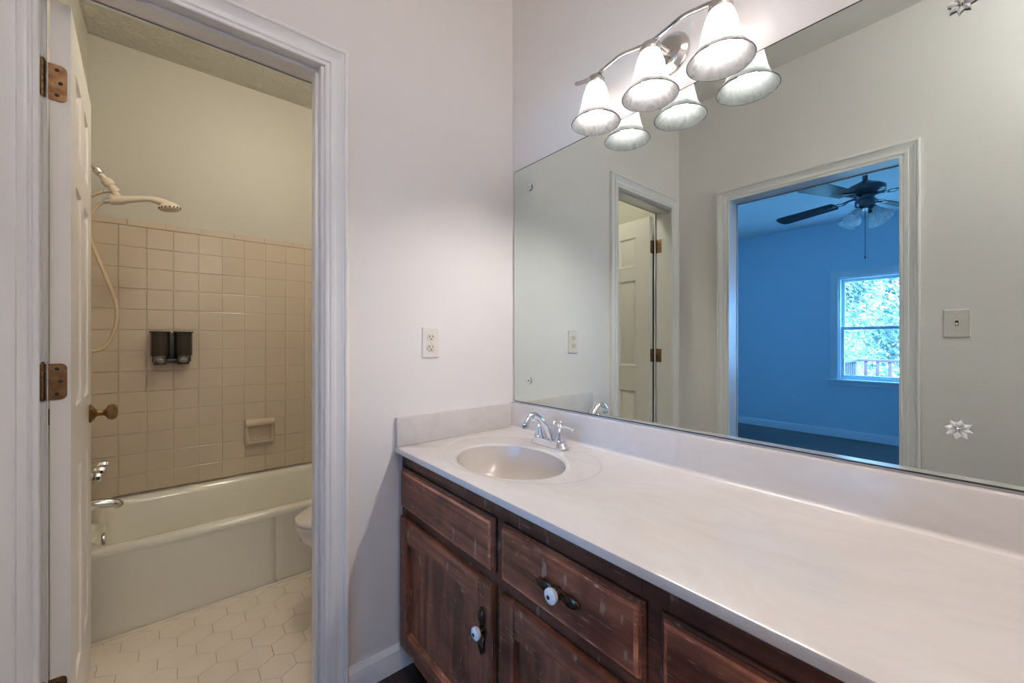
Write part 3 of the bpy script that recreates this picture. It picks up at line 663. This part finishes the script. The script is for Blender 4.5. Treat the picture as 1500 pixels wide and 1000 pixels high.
# ---------------------------------------------------------------- bathroom fittings
tb = thing('bathtub', 'biscuit enamel alcove bathtub below the almond wall tile', 'bathtub', (-0.72, 1.19, 0))
TX0, TX1, TY0, TY1, TZ = XL+0.002, 0.038, 0.835, 1.558, 0.350
bm = nb()
rings = [rrect(TX0, TY0+0.004, TX1, TY1, 0.004, TZ-0.03), rrect(TX0, TY0+0.001, TX1, TY1, 0.006, TZ-0.022), rrect(TX0, TY0+0.004, TX1, TY1, 0.008, TZ-0.008), rrect(TX0+0.004, TY0+0.012, TX1-0.004, TY1-0.004, 0.012, TZ),
         rrect(TX0+0.065, TY0+0.062, TX1-0.075, TY1-0.055, 0.10, TZ-0.001), rrect(TX0+0.072, TY0+0.071, TX1-0.085, TY1-0.064, 0.10, TZ-0.006), rrect(TX0+0.082, TY0+0.082, TX1-0.105, TY1-0.075, 0.11, TZ-0.03), rrect(TX0+0.105, TY0+0.105, TX1-0.20, TY1-0.10, 0.13, TZ-0.20),
         rrect(TX0+0.13, TY0+0.125, TX1-0.27, TY1-0.125, 0.13, TZ-0.27), rrect(TX0+0.20, TY0+0.18, TX1-0.36, TY1-0.18, 0.12, TZ-0.29)]
V = bridge(bm, rings); bm.faces.new(V[-1]); obj('basin', bm, 'tub', tb, 60)
bm = nb()      # apron: flat panel, stepped forward to the right of the vertical crease
prof = [(TX0, TY0+0.004), (-0.800, TY0+0.004), (-0.784, TY0+0.006), (-0.770, TY0+0.016), (-0.757, TY0+0.006), (-0.745, TY0+0.003), (TX1, TY0+0.003), (TX1, TY0+0.03), (TX0, TY0+0.03)]
def ap(z, k): return [Vector((x, y + (k if y < TY0+0.02 else 0), z)) for x, y in prof]
V = bridge(bm, [ap(0.001, 0.010), ap(0.012, 0.008), ap(0.02, 0.007), ap(TZ-0.06, 0.002), ap(TZ-0.03, 0.0), ap(TZ-0.016, 0.003)]); obj('apron', bm, 'tub', tb, 60)
bm = nb(); lathe(bm, [(0, 0.012), (0.020, 0.010), (0.036, 0.006), (0.038, 0.0), (0, 0)], (TX0+0.092, 1.195, TZ-0.085), (0.98, 0, 0.1), 24); obj('overflow_plate', bm, 'chrome', tb, 40)
bm = nb(); bx(bm, (XL+0.003, TY0-0.008, 0.0), (0.035, TY0+0.010, 0.006), 0.0015); struct('trim_7', bm, 'hex', 'caulk strip along the foot of the bathtub')

bm_s = thing('tub_spout', 'chrome tub spout over the left end of the bathtub', 'spout', (XL, 1.195, 0.435))
bm = nb(); tube(bm, [(XL+0.009, 1.195, 0.432), (XL+0.05, 1.195, 0.434), (XL+0.10, 1.195, 0.431), (XL+0.133, 1.195, 0.422), (XL+0.143, 1.195, 0.405)], [0.027, 0.026, 0.022, 0.018, 0.015], 18); obj('body', bm, 'chrome', bm_s, 40)
bm = nb(); lathe(bm, [(0, 0), (0.034, 0), (0.034, 0.004), (0.028, 0.009), (0, 0.01)], (XL+0.0085, 1.195, 0.432), (1, 0, 0), 24); obj('flange', bm, 'chrome', bm_s, 40)
for y, lab in ((1.300, 'chrome tub valve handle farthest from the bathroom door'), (1.195, 'middle of the three chrome tub valve handles above the spout'), (1.090, 'chrome tub valve handle nearest the bathroom doorway')):
    t = thing('tub_valve', lab, 'valve handle', (XL, y, 0.578), 'tub valve handles')
    bm = nb(); lathe(bm, [(0, 0), (0.030, 0), (0.030, 0.005), (0.022, 0.014), (0.016, 0.030), (0, 0.031)], (XL+0.0085, y, 0.578), (1, 0, 0), 24); obj('escutcheon', bm, 'chrome', t, 40)
    bm = nb(); lathe(bm, [(0, 0.024), (0.013, 0.024), (0.015, 0.036), (0.021, 0.048), (0.0235, 0.066), (0.0225, 0.082), (0.018, 0.090), (0, 0.092)], (XL+0.0085, y, 0.578), (1, 0, 0), 10); obj('grip', bm, 'chrome', t, 30)

SYY = 1.195
sa = thing('shower_arm', 'grey metal shower arm with a cream diverter bracket', 'shower arm', (XL, SYY, 1.945))
bm = nb(); tube(bm, [(XL-0.001, SYY, 1.958), (XL+0.020, SYY, 1.953), (XL+0.046, SYY, 1.936), (-1.403, SYY, 1.915)], 0.0085, 12); lathe(bm, [(0, 0), (0.026, 0), (0.024, 0.006), (0.012, 0.012), (0, 0.012)], (XL+0.0002, SYY, 1.958), (1, 0, -0.2), 24); obj('pipe', bm, 'nickel', sa, 40)
D = (0.60, 0, -0.80)
bm = nb(); lathe(bm, [(0, 0), (0.011, 0.0), (0.0165, 0.006), (0.0165, 0.024), (0.0145, 0.028), (0, 0.028)], (-1.411, SYY, 1.922), D, 14); obj('nut', bm, 'nickel', sa, 25)
bm = nb(); lathe(bm, [(0, 0), (0.0115, 0), (0.011, 0.020), (0.013, 0.022), (0.020, 0.030), (0.0215, 0.042), (0.0195, 0.052), (0.013, 0.056), (0.0145, 0.060), (0.017, 0.074), (0.014, 0.086), (0, 0.088)], (-1.395, SYY, 1.900), D, 20); obj('diverter', bm, 'cream', sa, 40)
bm = nb(); tube(bm, [(-1.352, SYY, 1.838), (-1.345, SYY, 1.822), (-1.340, SYY, 1.806)], [0.013, 0.013, 0.016], 14); lathe(bm, [(0.0215, -0.02), (0.0215, 0.018), (0.0185, 0.018), (0.0185, -0.02), (0.0215, -0.02)], (-1.338, SYY, 1.798), (1, 0, 0.28), 20); obj('bracket', bm, 'cream', sa, 40)
bm = nb(); lathe(bm, [(0, 0), (0.0095, 0), (0.0095, 0.024), (0, 0.024)], (-1.362, SYY, 1.833), (-1, 0, -0.35), 12); obj('outlet_nut', bm, 'nickel', sa, 25)
hs = thing('hand_shower', 'cream hand shower with long curved handle resting in the arm bracket', 'hand shower', (-1.25, SYY, 1.80))
bm = nb(); tube(bm, [(-1.366, SYY, 1.787), (-1.335, SYY, 1.797), (-1.285, SYY, 1.813), (-1.235, SYY, 1.825), (-1.195, SYY, 1.822), (-1.165, SYY, 1.812), (-1.140, SYY, 1.806)], [0.0165, 0.0175, 0.0145, 0.0125, 0.0175, 0.020, 0.012], 16); obj('handle', bm, 'cream', hs, 40)
HD = Vector((0.16, 0, -0.98))
bm = nb(); lathe(bm, [(0, -0.026), (0.018, -0.024), (0.032, -0.016), (0.040, -0.004), (0.041, 0.006), (0.038, 0.012), (0.030, 0.016), (0, 0.017)], (-1.160, SYY, 1.800), HD, 28); obj('head', bm, 'cream', hs, 40)
bm = nb(); q = Vector((0, 0, 1)).rotation_difference(HD.normalized()).to_matrix()
for k in range(16):
    a = 2*PI*k/16; c = Vector((-1.160, SYY, 1.800)) + q @ Vector((0.0405*math.cos(a), 0.0405*math.sin(a), 0.004)); ellipsoid(bm, c, (0.0032, 0.0032, 0.0040), 8, 6)
obj('nozzles', bm, 'black', hs, 40)
bm = nb(); lathe(bm, [(0, 0), (0.0105, 0), (0.0105, 0.020), (0, 0.02)], (-1.364, SYY, 1.788), (-0.92, 0, -0.38), 12); obj('hose_nut', bm, 'nickel', hs, 25)
bm = nb(); tube(bm, [(-1.376, SYY, 1.783), (-1.402, SYY, 1.760), (-1.428, SYY, 1.700), (-1.436, SYY, 1.640), (-1.418, SYY, 1.575), (-1.382, SYY, 1.457), (-1.350, SYY, 1.348), (-1.342, SYY, 1.270), (-1.356, SYY, 1.185), (-1.382, SYY, 1.131), (-1.418, SYY, 1.112), (-1.448, SYY+0.004, 1.135), (-1.455, SYY+0.01, 1.25), (-1.452, SYY+0.012, 1.45), (-1.450, SYY+0.012, 1.62), (-1.446, SYY+0.008, 1.74), (-1.425, SYY+0.002, 1.793), (-1.384, SYY, 1.826)], 0.0072, 10); obj('hose', bm, 'hose', hs, 60)

sd = thing('soap_dispenser', 'smoked twin chamber soap dispenser on the tiled tub wall', 'soap dispenser', (-1.153, YT-0.01, 1.12))
YF = YT-0.0095
bm = nb(); bx(bm, (-1.235, YF-0.012, 1.040), (-1.073, YF+0.0006, 1.200), 0.004); bx(bm, (-1.172, YF-0.030, 1.045), (-1.136, YF-0.010, 1.195), 0.004); bx(bm, (-1.20, YF-0.05, 1.036), (-1.11, YF-0.012, 1.060), 0.005); obj('bracket', bm, 'smoke2', sd)
for s in (-1, 1):
    cx = -1.154 + s*0.0475
    bm = nb(); out = [(cx-0.042, YF-0.012)] + [(cx - 0.040*math.cos(a), YF-0.045-0.042*math.sin(a)) for a in [k*PI/10 for k in range(11)]] + [(cx+0.042, YF-0.012)]
    prism(bm, out, 'z', 1.076, 1.206, 0.002); c = obj('chamber', bm, 'smoke', sd, 40)
    bm = nb(); bx(bm, (cx-0.043, YF-0.088, 1.200), (cx+0.043, YF-0.012, 1.209), 0.003); obj('lid', bm, 'smoke', c)
    bm = nb(); bx(bm, (cx-0.026, YF-0.094, 1.030), (cx+0.026, YF-0.020, 1.078), 0.005); obj('valve', bm, 'smoke2', sd)
    bm = nb(); lathe(bm, [(0, 0.006), (0.012, 0.005), (0.017, 0.002), (0.018, 0), (0, 0)], (cx, YF-0.094, 1.053), (0, -1, 0), 20, 1.0, 0.85); obj('button', bm, 'btn', sd, 40)
dish = thing('soap_dish', 'almond ceramic soap dish set in the tub wall tile', 'soap dish', (-0.742, YF, 0.60))
bm = nb()
def sdr(i, y, r): return [Vector((p.x, y, p.y)) for p in rrect(-0.820+i, 0.520+i, -0.664-i, 0.678-i, r, 0, 5)]
V = bridge(bm, [sdr(0, YF+0.0005, 0.012), sdr(0.0, YF-0.012, 0.012), sdr(0.006, YF-0.022, 0.014), sdr(0.014, YF-0.024, 0.014), sdr(0.021, YF-0.018, 0.012), sdr(0.024, YF-0.003, 0.012)]); bm.faces.new(V[-1]); obj('frame', bm, 'tile', dish, 60)
bm = nb(); prism(bm, [(YF-0.003, 0.640), (YF-0.040, 0.642), (YF-0.045, 0.650), (YF-0.042, 0.668), (YF-0.030, 0.679), (YF-0.003, 0.679)], 'x', -0.818, -0.666, 0.004); obj('grab_bar', bm, 'tile', dish, 50)
bm = nb(); prism(bm, [(YF-0.003, 0.536), (YF-0.034, 0.532), (YF-0.042, 0.540), (YF-0.040, 0.548), (YF-0.003, 0.546)], 'x', -0.810, -0.674, 0.003); obj('tray', bm, 'tile', dish, 50)

# toilet: tank on the right wall, bowl pointing to the door
TYc = 0.47
to = thing('toilet', 'white toilet with closed lid beside the bathtub, half hidden by the doorway', 'toilet', (-0.33, TYc, 0))
def egg(x0, x1, wd, z, n=40, sq=0.75):
    out = []; c = x0 + (x1-x0)*0.55; 
    for k in range(n):
        a = 2*PI*k/n; ca, sa_ = math.cos(a), math.sin(a)
        rx = (x1-c) if ca > 0 else (c-x0)
        out.append(Vector((c + rx*math.copysign(abs(ca)**sq if ca > 0 else abs(ca), ca), TYc + wd/2*sa_, z)))
    return out
bm = nb(); V = bridge(bm, [egg(-0.56, -0.17, 0.22, 0.0), egg(-0.56, -0.17, 0.22, 0.03), egg(-0.53, -0.17, 0.19, 0.06), egg(-0.53, -0.17, 0.19, 0.14), egg(-0.63, -0.15, 0.25, 0.22), egg(-0.70, -0.13, 0.31, 0.29), egg(-0.745, -0.12, 0.35, 0.34), egg(-0.755, -0.12, 0.355, 0.375), egg(-0.75, -0.12, 0.35, 0.385)]); bm.faces.new(V[-1]); bm.faces.new(V[0][::-1]); obj('bowl', bm, 'toilet', to, 60)
bm = nb(); V = bridge(bm, [egg(-0.755, -0.20, 0.36, 0.387), egg(-0.767, -0.20, 0.37, 0.392), egg(-0.767, -0.20, 0.37, 0.402), egg(-0.762, -0.20, 0.365, 0.407)]); bm.faces.new(V[-1]); bm.faces.new(V[0][::-1]); obj('seat', bm, 'toilet', to, 60)
bm = nb(); V = bridge(bm, [egg(-0.757, -0.20, 0.36, 0.410), egg(-0.765, -0.20, 0.368, 0.414), egg(-0.763, -0.20, 0.366, 0.424), egg(-0.735, -0.21, 0.34, 0.433), egg(-0.65, -0.25, 0.25, 0.437)]); bm.faces.new(V[-1]); bm.faces.new(V[0][::-1]); obj('lid', bm, 'toilet', to, 60)
bm = nb(); V = bridge(bm, [rrect(-0.15, TYc-0.19, 0.025, TYc+0.19, 0.03, 0.375), rrect(-0.165, TYc-0.215, 0.03, TYc+0.215, 0.03, 0.42), rrect(-0.17, TYc-0.22, 0.03, TYc+0.22, 0.03, 0.72)]); bm.faces.new(V[-1]); bm.faces.new(V[0][::-1]); obj('tank', bm, 'toilet', to, 40)
bm = nb(); V = bridge(bm, [rrect(-0.18, TYc-0.23, 0.035, TYc+0.23, 0.03, 0.722), rrect(-0.18, TYc-0.23, 0.035, TYc+0.23, 0.03, 0.745), rrect(-0.17, TYc-0.22, 0.025, TYc+0.22, 0.03, 0.755)]); bm.faces.new(V[-1]); bm.faces.new(V[0][::-1]); obj('tank_lid', bm, 'toilet', to, 40)
bm = nb(); tube(bm, [(-0.172, TYc+0.15, 0.67), (-0.19, TYc+0.15, 0.67), (-0.192, TYc+0.12, 0.668), (-0.192, TYc+0.08, 0.664)], 0.006, 10); obj('flush_lever', bm, 'chrome', to, 40)

for gx, gy, gm, lab in ((-0.70, 0.45, 'bathlamp', 'round globe light on the bathroom ceiling'), (-0.86, -1.95, 'roomfill', 'added fill globe on the vanity room ceiling, unseen behind the viewpoint')):  # the vanity room globe is an added fill light, out of view
    bl = thing('ceiling_light', lab, 'ceiling light', (gx, gy, ZC))
    bm = nb(); lathe(bm, [(0, 0), (0.085, 0), (0.085, -0.02), (0.07, -0.028), (0, -0.028)], (gx, gy, ZC-0.0004), seg=28); obj('canopy', bm, 'nickel', bl, 40)
    bm = nb(); lathe(bm, [(0.066, -0.028), (0.088, -0.05), (0.092, -0.085), (0.075, -0.125), (0.04, -0.148), (0, -0.155)], (gx, gy, ZC), seg=28); obj('globe', bm, gm, bl, 60)

# ---------------------------------------------------------------- bedroom
bm = nb(); bx(bm, (XF, BY0, -0.1), (XL, BY1, -0.0005)); struct('floor_bedroom', bm, 'planks', 'dark wood plank floor of the bedroom', smooth=0)
bm = nb(); bx(bm, (XF, BY0, BZC), (XBL, BY1, 2.72)); struct('ceiling_bedroom', bm, 'ceil', 'white bedroom ceiling', smooth=0)
WY0, WY1, WZ0, WZ1 = -1.09, -0.168, 0.695, 1.912     # window opening
W2 = (-2.30, -1.378)                                # added unseen window on the same wall, brings in more blue daylight
bm = nb()
bx(bm, (XF-0.14, BY0-0.12, -0.1), (XF, W2[0], 2.72)); bx(bm, (XF-0.14, W2[1], -0.1), (XF, WY0, 2.72)); bx(bm, (XF-0.14, W2[0], -0.1), (XF, W2[1], WZ0)); bx(bm, (XF-0.14, W2[0], WZ1), (XF, W2[1], 2.72)); bx(bm, (XF-0.14, WY1, -0.1), (XF, BY1+0.12, 2.72)); bx(bm, (XF-0.14, WY0, -0.1), (XF, WY1, WZ0)); bx(bm, (XF-0.14, WY0, WZ1), (XF, WY1, 2.72))
struct('wall_bedroom_far', bm, 'bedwall', 'bedroom wall with the sash window', smooth=0)
bm = nb(); bx(bm, (XF, BY0-0.12, -0.1), (XL-0.05, BY0, 2.72)); struct('wall_bedroom_left', bm, 'bedwall', 'bedroom end wall near the vanity room', smooth=0)
W3 = (-2.75, -2.20)  # added unseen end wall window, brightens the bedroom with daylight
bm = nb(); bx(bm, (XF, BY1, -0.1), (W3[0], BY1+0.12, 2.72)); bx(bm, (W3[1], BY1, -0.1), (XL-0.05, BY1+0.12, 2.72)); bx(bm, (W3[0], BY1, -0.1), (W3[1], BY1+0.12, WZ0)); bx(bm, (W3[0], BY1, WZ1), (W3[1], BY1+0.12, 2.72)); struct('wall_bedroom_right', bm, 'bedwall', 'bedroom end wall beyond the bathroom', smooth=0)
def window(name, a0, a1, f, label):
    """double hung sash; f(a, z, d): d metres outward from the room face"""
    root = bpy.data.objects.new(name, None); COL.objects.link(root); root.location = f((a0+a1)/2, WZ0, 0); root['kind'] = 'structure'; root['label'] = label
    def B8(bm, a, b, c, d, e, g, bev=0.002):
        p, q = f(a, c, e), f(b, d, g); bx(bm, p, q, bev)
    bm = nb()
    for (u0, u1, z0, z1) in ((a0-0.07, a0+0.006, WZ0-0.02, WZ1+0.07), (a1-0.006, a1+0.07, WZ0-0.02, WZ1+0.07)): B8(bm, u0, u1, z0, z1, -0.017, 0.0003)
    B8(bm, a0+0.0062, a1-0.0062, WZ1-0.006, WZ1+0.07, -0.017, 0.0003)
    obj('casing', bm, 'bedtrim', root)
    bm = nb(); B8(bm, a0-0.095, a1+0.095, WZ0-0.024, WZ0+0.001, -0.045, 0.03, 0.004); B8(bm, a0-0.07, a1+0.07, WZ0-0.075, WZ0-0.0242, -0.016, 0.0003); obj('sill', bm, 'bedtrim', root)
    bm = nb(); B8(bm, a0+0.0005, a0+0.022, WZ0+0.001, WZ1-0.0005, 0.001, 0.13); B8(bm, a1-0.022, a1-0.0005, WZ0+0.001, WZ1-0.0005, 0.001, 0.13); B8(bm, a0+0.022, a1-0.022, WZ1-0.022, WZ1-0.0005, 0.001, 0.13); B8(bm, a0+0.022, a1-0.022, WZ0+0.001, WZ0+0.02, 0.03, 0.13); obj('frame', bm, 'bedtrim', root)
    zm = 1.302
    for nm, z0, z1, dp in (('lower_sash', WZ0+0.02, zm+0.018, 0.035), ('upper_sash', zm-0.018, WZ1-0.022, 0.075)):
        bm = nb(); s = 0.032; u0, u1 = a0+0.022, a1-0.022
        B8(bm, u0, u0+s, z0, z1, dp, dp+0.034); B8(bm, u1-s, u1, z0, z1, dp, dp+0.034); B8(bm, u0+s, u1-s, z0, z0+s, dp, dp+0.034); B8(bm, u0+s, u1-s, z1-s, z1, dp, dp+0.034)
        sh = obj(nm, bm, 'bedtrim', root)
        bm = nb(); B8(bm, u0+s-0.004, u1-s+0.004, z0+s-0.004, z1-s+0.004, dp+0.015, dp+0.019, 0); g = obj('pane', bm, 'pane', sh, 0); g.location = -f((a0+a1)/2, WZ0, 0)
        g.location = (0, 0, 0)
    return root
window('window_1', WY0, WY1, lambda a, z, d: Vector((XF-d, a, z)), 'double hung bedroom window with trees outside, seen in the mirror')
window('window_added_2', W2[0], W2[1], lambda a, z, d: Vector((XF-d, a, z)), 'added double hung window further along the bedroom wall, out of view')
window('window_added_3', W3[0], W3[1], lambda a, z, d: Vector((a, BY1+d, z)), 'added narrow double hung window in the bedroom end wall, out of view')
def portal(name, loc, rot, sx, sy):
    d = bpy.data.lights.new(name, 'AREA'); d.shape = 'RECTANGLE'; d.size = sx; d.size_y = sy; d.cycles.is_portal = True
    o = bpy.data.objects.new(name, d); COL.objects.link(o); o.location = loc; o.rotation_euler = rot
portal('window_portal', (XF-0.16, (WY0+WY1)/2, (WZ0+WZ1)/2), (0, -PI/2, 0), WZ1-WZ0, WY1-WY0)
portal('window_portal', (XF-0.16, (W2[0]+W2[1])/2, (WZ0+WZ1)/2), (0, -PI/2, 0), WZ1-WZ0, W2[1]-W2[0])
portal('window_portal', ((W3[0]+W3[1])/2, BY1+0.15, (WZ0+WZ1)/2), (-PI/2, 0, 0), W3[1]-W3[0], WZ1-WZ0)
outlet('blue lit bedroom outlet left of the window, seen in the mirror', (XF+0.0002, 0.278, 0.394), (1, 0, 0), (0, 1, 0), 'bedtrim', 'bedtrim')

# ceiling fan
FCX, FCY, FH = -2.92, -0.73, 2.245
fan = thing('ceiling_fan', 'dark four blade ceiling fan with frosted lamp shades, seen in the mirror', 'ceiling fan', (FCX, FCY, BZC))
bm = nb(); lathe(bm, [(0, 0), (0.075, 0), (0.072, -0.02), (0.045, -0.055), (0.02, -0.065), (0, -0.065)], (FCX, FCY, BZC-0.0004), seg=24); obj('canopy', bm, 'fanmetal', fan, 40)
bm = nb(); lathe(bm, [(0, 0), (0.016, 0), (0.016, -0.17), (0, -0.17)], (FCX, FCY, BZC-0.06), seg=14); obj('down_rod', bm, 'fanmetal', fan, 40)
bm = nb(); lathe(bm, [(0, 0.135), (0.03, 0.133), (0.05, 0.120), (0.095, 0.100), (0.122, 0.080), (0.122, 0.050), (0.085, 0.030), (0.06, 0.015), (0.055, -0.005), (0, -0.006)], (FCX, FCY, FH), seg=32); obj('motor_housing', bm, 'fanmetal', fan, 40)
bm = nb(); lathe(bm, [(0, -0.004), (0.055, -0.004), (0.062, -0.02), (0.062, -0.05), (0.05, -0.065), (0.045, -0.085), (0, -0.088)], (FCX, FCY, FH), seg=28); obj('switch_housing', bm, 'fanmetal', fan, 40)
for k in range(4):
    a = math.radians(180-70) - k*2*PI/4
    rot = Matrix.Translation((FCX, FCY, FH+0.005)) @ Matrix.Rotation(a, 4, 'Z')
    bm = nb(); tube(bm, [(0.05, 0, 0.008), (0.10, 0, 0.010), (0.15, 0.0, 0.0)], [0.012, 0.009, 0.010], 10)
    lathe(bm, [(0.028, -0.003), (0.036, -0.003), (0.036, 0.003), (0.028, 0.003), (0.028, -0.003)], (0.175, 0, -0.002), seg=20, sx=1.3)
    bx(bm, (0.20, -0.012, -0.006), (0.27, 0.012, -0.002), 0.001)
    bmesh.ops.transform(bm, matrix=rot, verts=bm.verts[:]); ir = obj('blade_iron', bm, 'fanmetal', fan, 40)
    bm = nb(); out = [(0.215, -0.052), (0.64, -0.068), (0.672, -0.055), (0.680, -0.02), (0.680, 0.02), (0.672, 0.055), (0.64, 0.068), (0.215, 0.052), (0.20, 0.03), (0.20, -0.03)]
    prism(bm, out, 'z', -0.003, 0.003); bmesh.ops.transform(bm, matrix=rot @ Matrix.Rotation(math.radians(-14), 4, 'X'), verts=bm.verts[:]); obj('blade', bm, 'blade', fan, 0)
for k in range(4):
    a = math.radians(25 + 90*k); d = Vector((math.cos(a)*0.62, math.sin(a)*0.62, -0.78)); o0 = Vector((FCX, FCY, FH-0.065)) + Vector((math.cos(a), math.sin(a), 0))*0.045
    bm = nb(); tube(bm, [o0, o0 + d*0.03], 0.012, 12, smooth=False); lathe(bm, [(0, 0.02), (0.02, 0.024), (0.022, 0.045), (0, 0.046)], o0, d, 18); sc_ = obj('lamp_arm', bm, 'fanmetal', fan, 40)
    bm = nb(); po = [(0.022, 0.036), (0.027, 0.055), (0.036, 0.085), (0.045, 0.110), (0.057, 0.135), (0.062, 0.145)]; lathe(bm, po + [(r-0.003, h) for r, h in po[::-1]], o0, d, 24); obj('lamp_shade', bm, 'frost', fan, 50)
bm = nb(); tube(bm, [(FCX+0.0, FCY-0.0, FH-0.085), (FCX, FCY, 1.80)], 0.0022, 6, smooth=False); ellipsoid(bm, (FCX, FCY, 1.795), (0.005, 0.005, 0.012), 8, 6); obj('pull_chain', bm, 'fanmetal', fan, 0)

# ---------------------------------------------------------------- outdoors
bm = nb(); bx(bm, (-40, -30, -1.3), (XF-0.2, 30, -1.2)); struct('ground', bm, 'grass', 'lawn beyond the deck', smooth=0)
DKX = -7.0; RZ = 0.872
bm = nb()
for i in range(13): bx(bm, (DKX-0.1+i*0.145, -3.2, -0.13), (DKX-0.1+i*0.145+0.138, 0.15, -0.10), 0.002)
dk = obj('deck_floor', bm, 'deckfloor'); tag(dk, 'wooden deck boards outside the bedroom window', 'deck')
rl = thing('deck_railing', 'reddish wood deck railing outside the bedroom window, seen in the mirror', 'railing', (DKX, -1.4, -0.10))
bm = nb(); bx(bm, (DKX-0.07, -3.2, RZ-0.035), (DKX+0.07, 0.11, RZ), 0.004); bx(bm, (DKX+0.07, -0.03, RZ-0.035), (XF-0.15, 0.11, RZ), 0.004); obj('cap_rail', bm, 'deckwood', rl)
bm = nb(); bx(bm, (DKX-0.02, -3.2, 0.03), (DKX+0.02, 0.04, 0.11)); bx(bm, (DKX+0.02, 0.02, 0.03), (XF-0.15, 0.06, 0.11)); obj('bottom_rail', bm, 'deckwood', rl)
for px_, py_ in ((DKX, 0.04), (DKX, -1.5), (DKX, -3.1)):
    bm = nb(); bx(bm, (px_-0.045, py_-0.045, -1.2), (px_+0.045, py_+0.045, RZ-0.036), 0.003); obj('post', bm, 'deckwood', rl)
y = -0.12
while y > -3.1:
    bm = nb(); bx(bm, (DKX+0.0205, y-0.02, 0.02), (DKX+0.055, y+0.02, RZ-0.036), 0.002); obj('baluster', bm, 'deckwood', rl); y -= 0.135
x = DKX+0.16
while x < XF-0.3:
    bm = nb(); bx(bm, (x-0.02, -0.0155, 0.02), (x+0.02, 0.019, RZ-0.036), 0.002); obj('baluster', bm, 'deckwood', rl); x += 0.135

def tree(label, x, y, h, crown, nleaf, lm, seed, lean=0.0):
    rnd = random.Random(seed); z0 = -1.2
    t = thing('leafy_tree', label, 'tree', (x, y, z0), 'trees beyond the deck')
    tips = []
    bm = nb(); topv = Vector((x + lean*0.4, y + lean, z0 + h*0.95))
    tube(bm, [(x, y, z0-0.05), (x+lean*0.1, y+lean*0.25, z0+h*0.3), (x+lean*0.25, y+lean*0.6, z0+h*0.65), topv], [0.13, 0.10, 0.07, 0.02], 10); tr = obj('trunk', bm, 'bark', t, 60)
    bm = nb()
    for k in range(16):
        f_ = 0.18 + 0.75*k/16; p = Vector((x + lean*0.3*f_, y + lean*f_*0.9, z0+h*f_)); a = rnd.uniform(0, 2*PI); Ln = crown*rnd.uniform(0.6, 1.0)*(1.15-f_*0.6)
        q = p + Vector((math.cos(a)*Ln*0.5, math.sin(a)*Ln*0.5, Ln*0.28)); e = p + Vector((math.cos(a)*Ln, math.sin(a)*Ln, Ln*rnd.uniform(0.3, 0.75)))
        tube(bm, [p, q, e], [0.035, 0.025, 0.008], 7, n=4); tips += [q, e, (q+e)/2, p + (q-p)*0.6]
    obj('branches', bm, 'bark', t, 60)
    bm = nb()
    for i in range(nleaf):
        c = rnd.choice(tips) + Vector([rnd.gauss(0, crown*0.17) for _ in range(3)])
        n = Vector([rnd.gauss(0, 1) for _ in range(3)]).normalized(); u = n.orthogonal().normalized(); v = n.cross(u); s = rnd.uniform(0.035, 0.075)
        vs_ = [bm.verts.new(p) for p in (c - u*s, c + v*s*0.42 + n*s*0.1, c + u*s, c - v*s*0.42 + n*s*0.1)]; bm.faces.new(vs_)
    fo = obj('foliage', bm, lm, t, 0, recalc=False)
    return t
tree('pale green tree with slanting trunk nearest the deck railing', -9.6, 0.75, 5.2, 1.5, 6500, 'leaf1', 1, -1.1)
tree('dense green tree behind the slanting trunk, seen through the window', -14.6, 1.6, 7.0, 2.0, 9000, 'leaf2', 2, -0.3)
tree('broad green tree at the far left of the view through the window', -12.0, 6.0, 6.0, 1.9, 5000, 'leaf2', 3, 0.2)
tree('bushy green tree at the far right of the view through the window', -11.5, -4.6, 5.5, 1.8, 5000, 'leaf1', 5, 0.3)
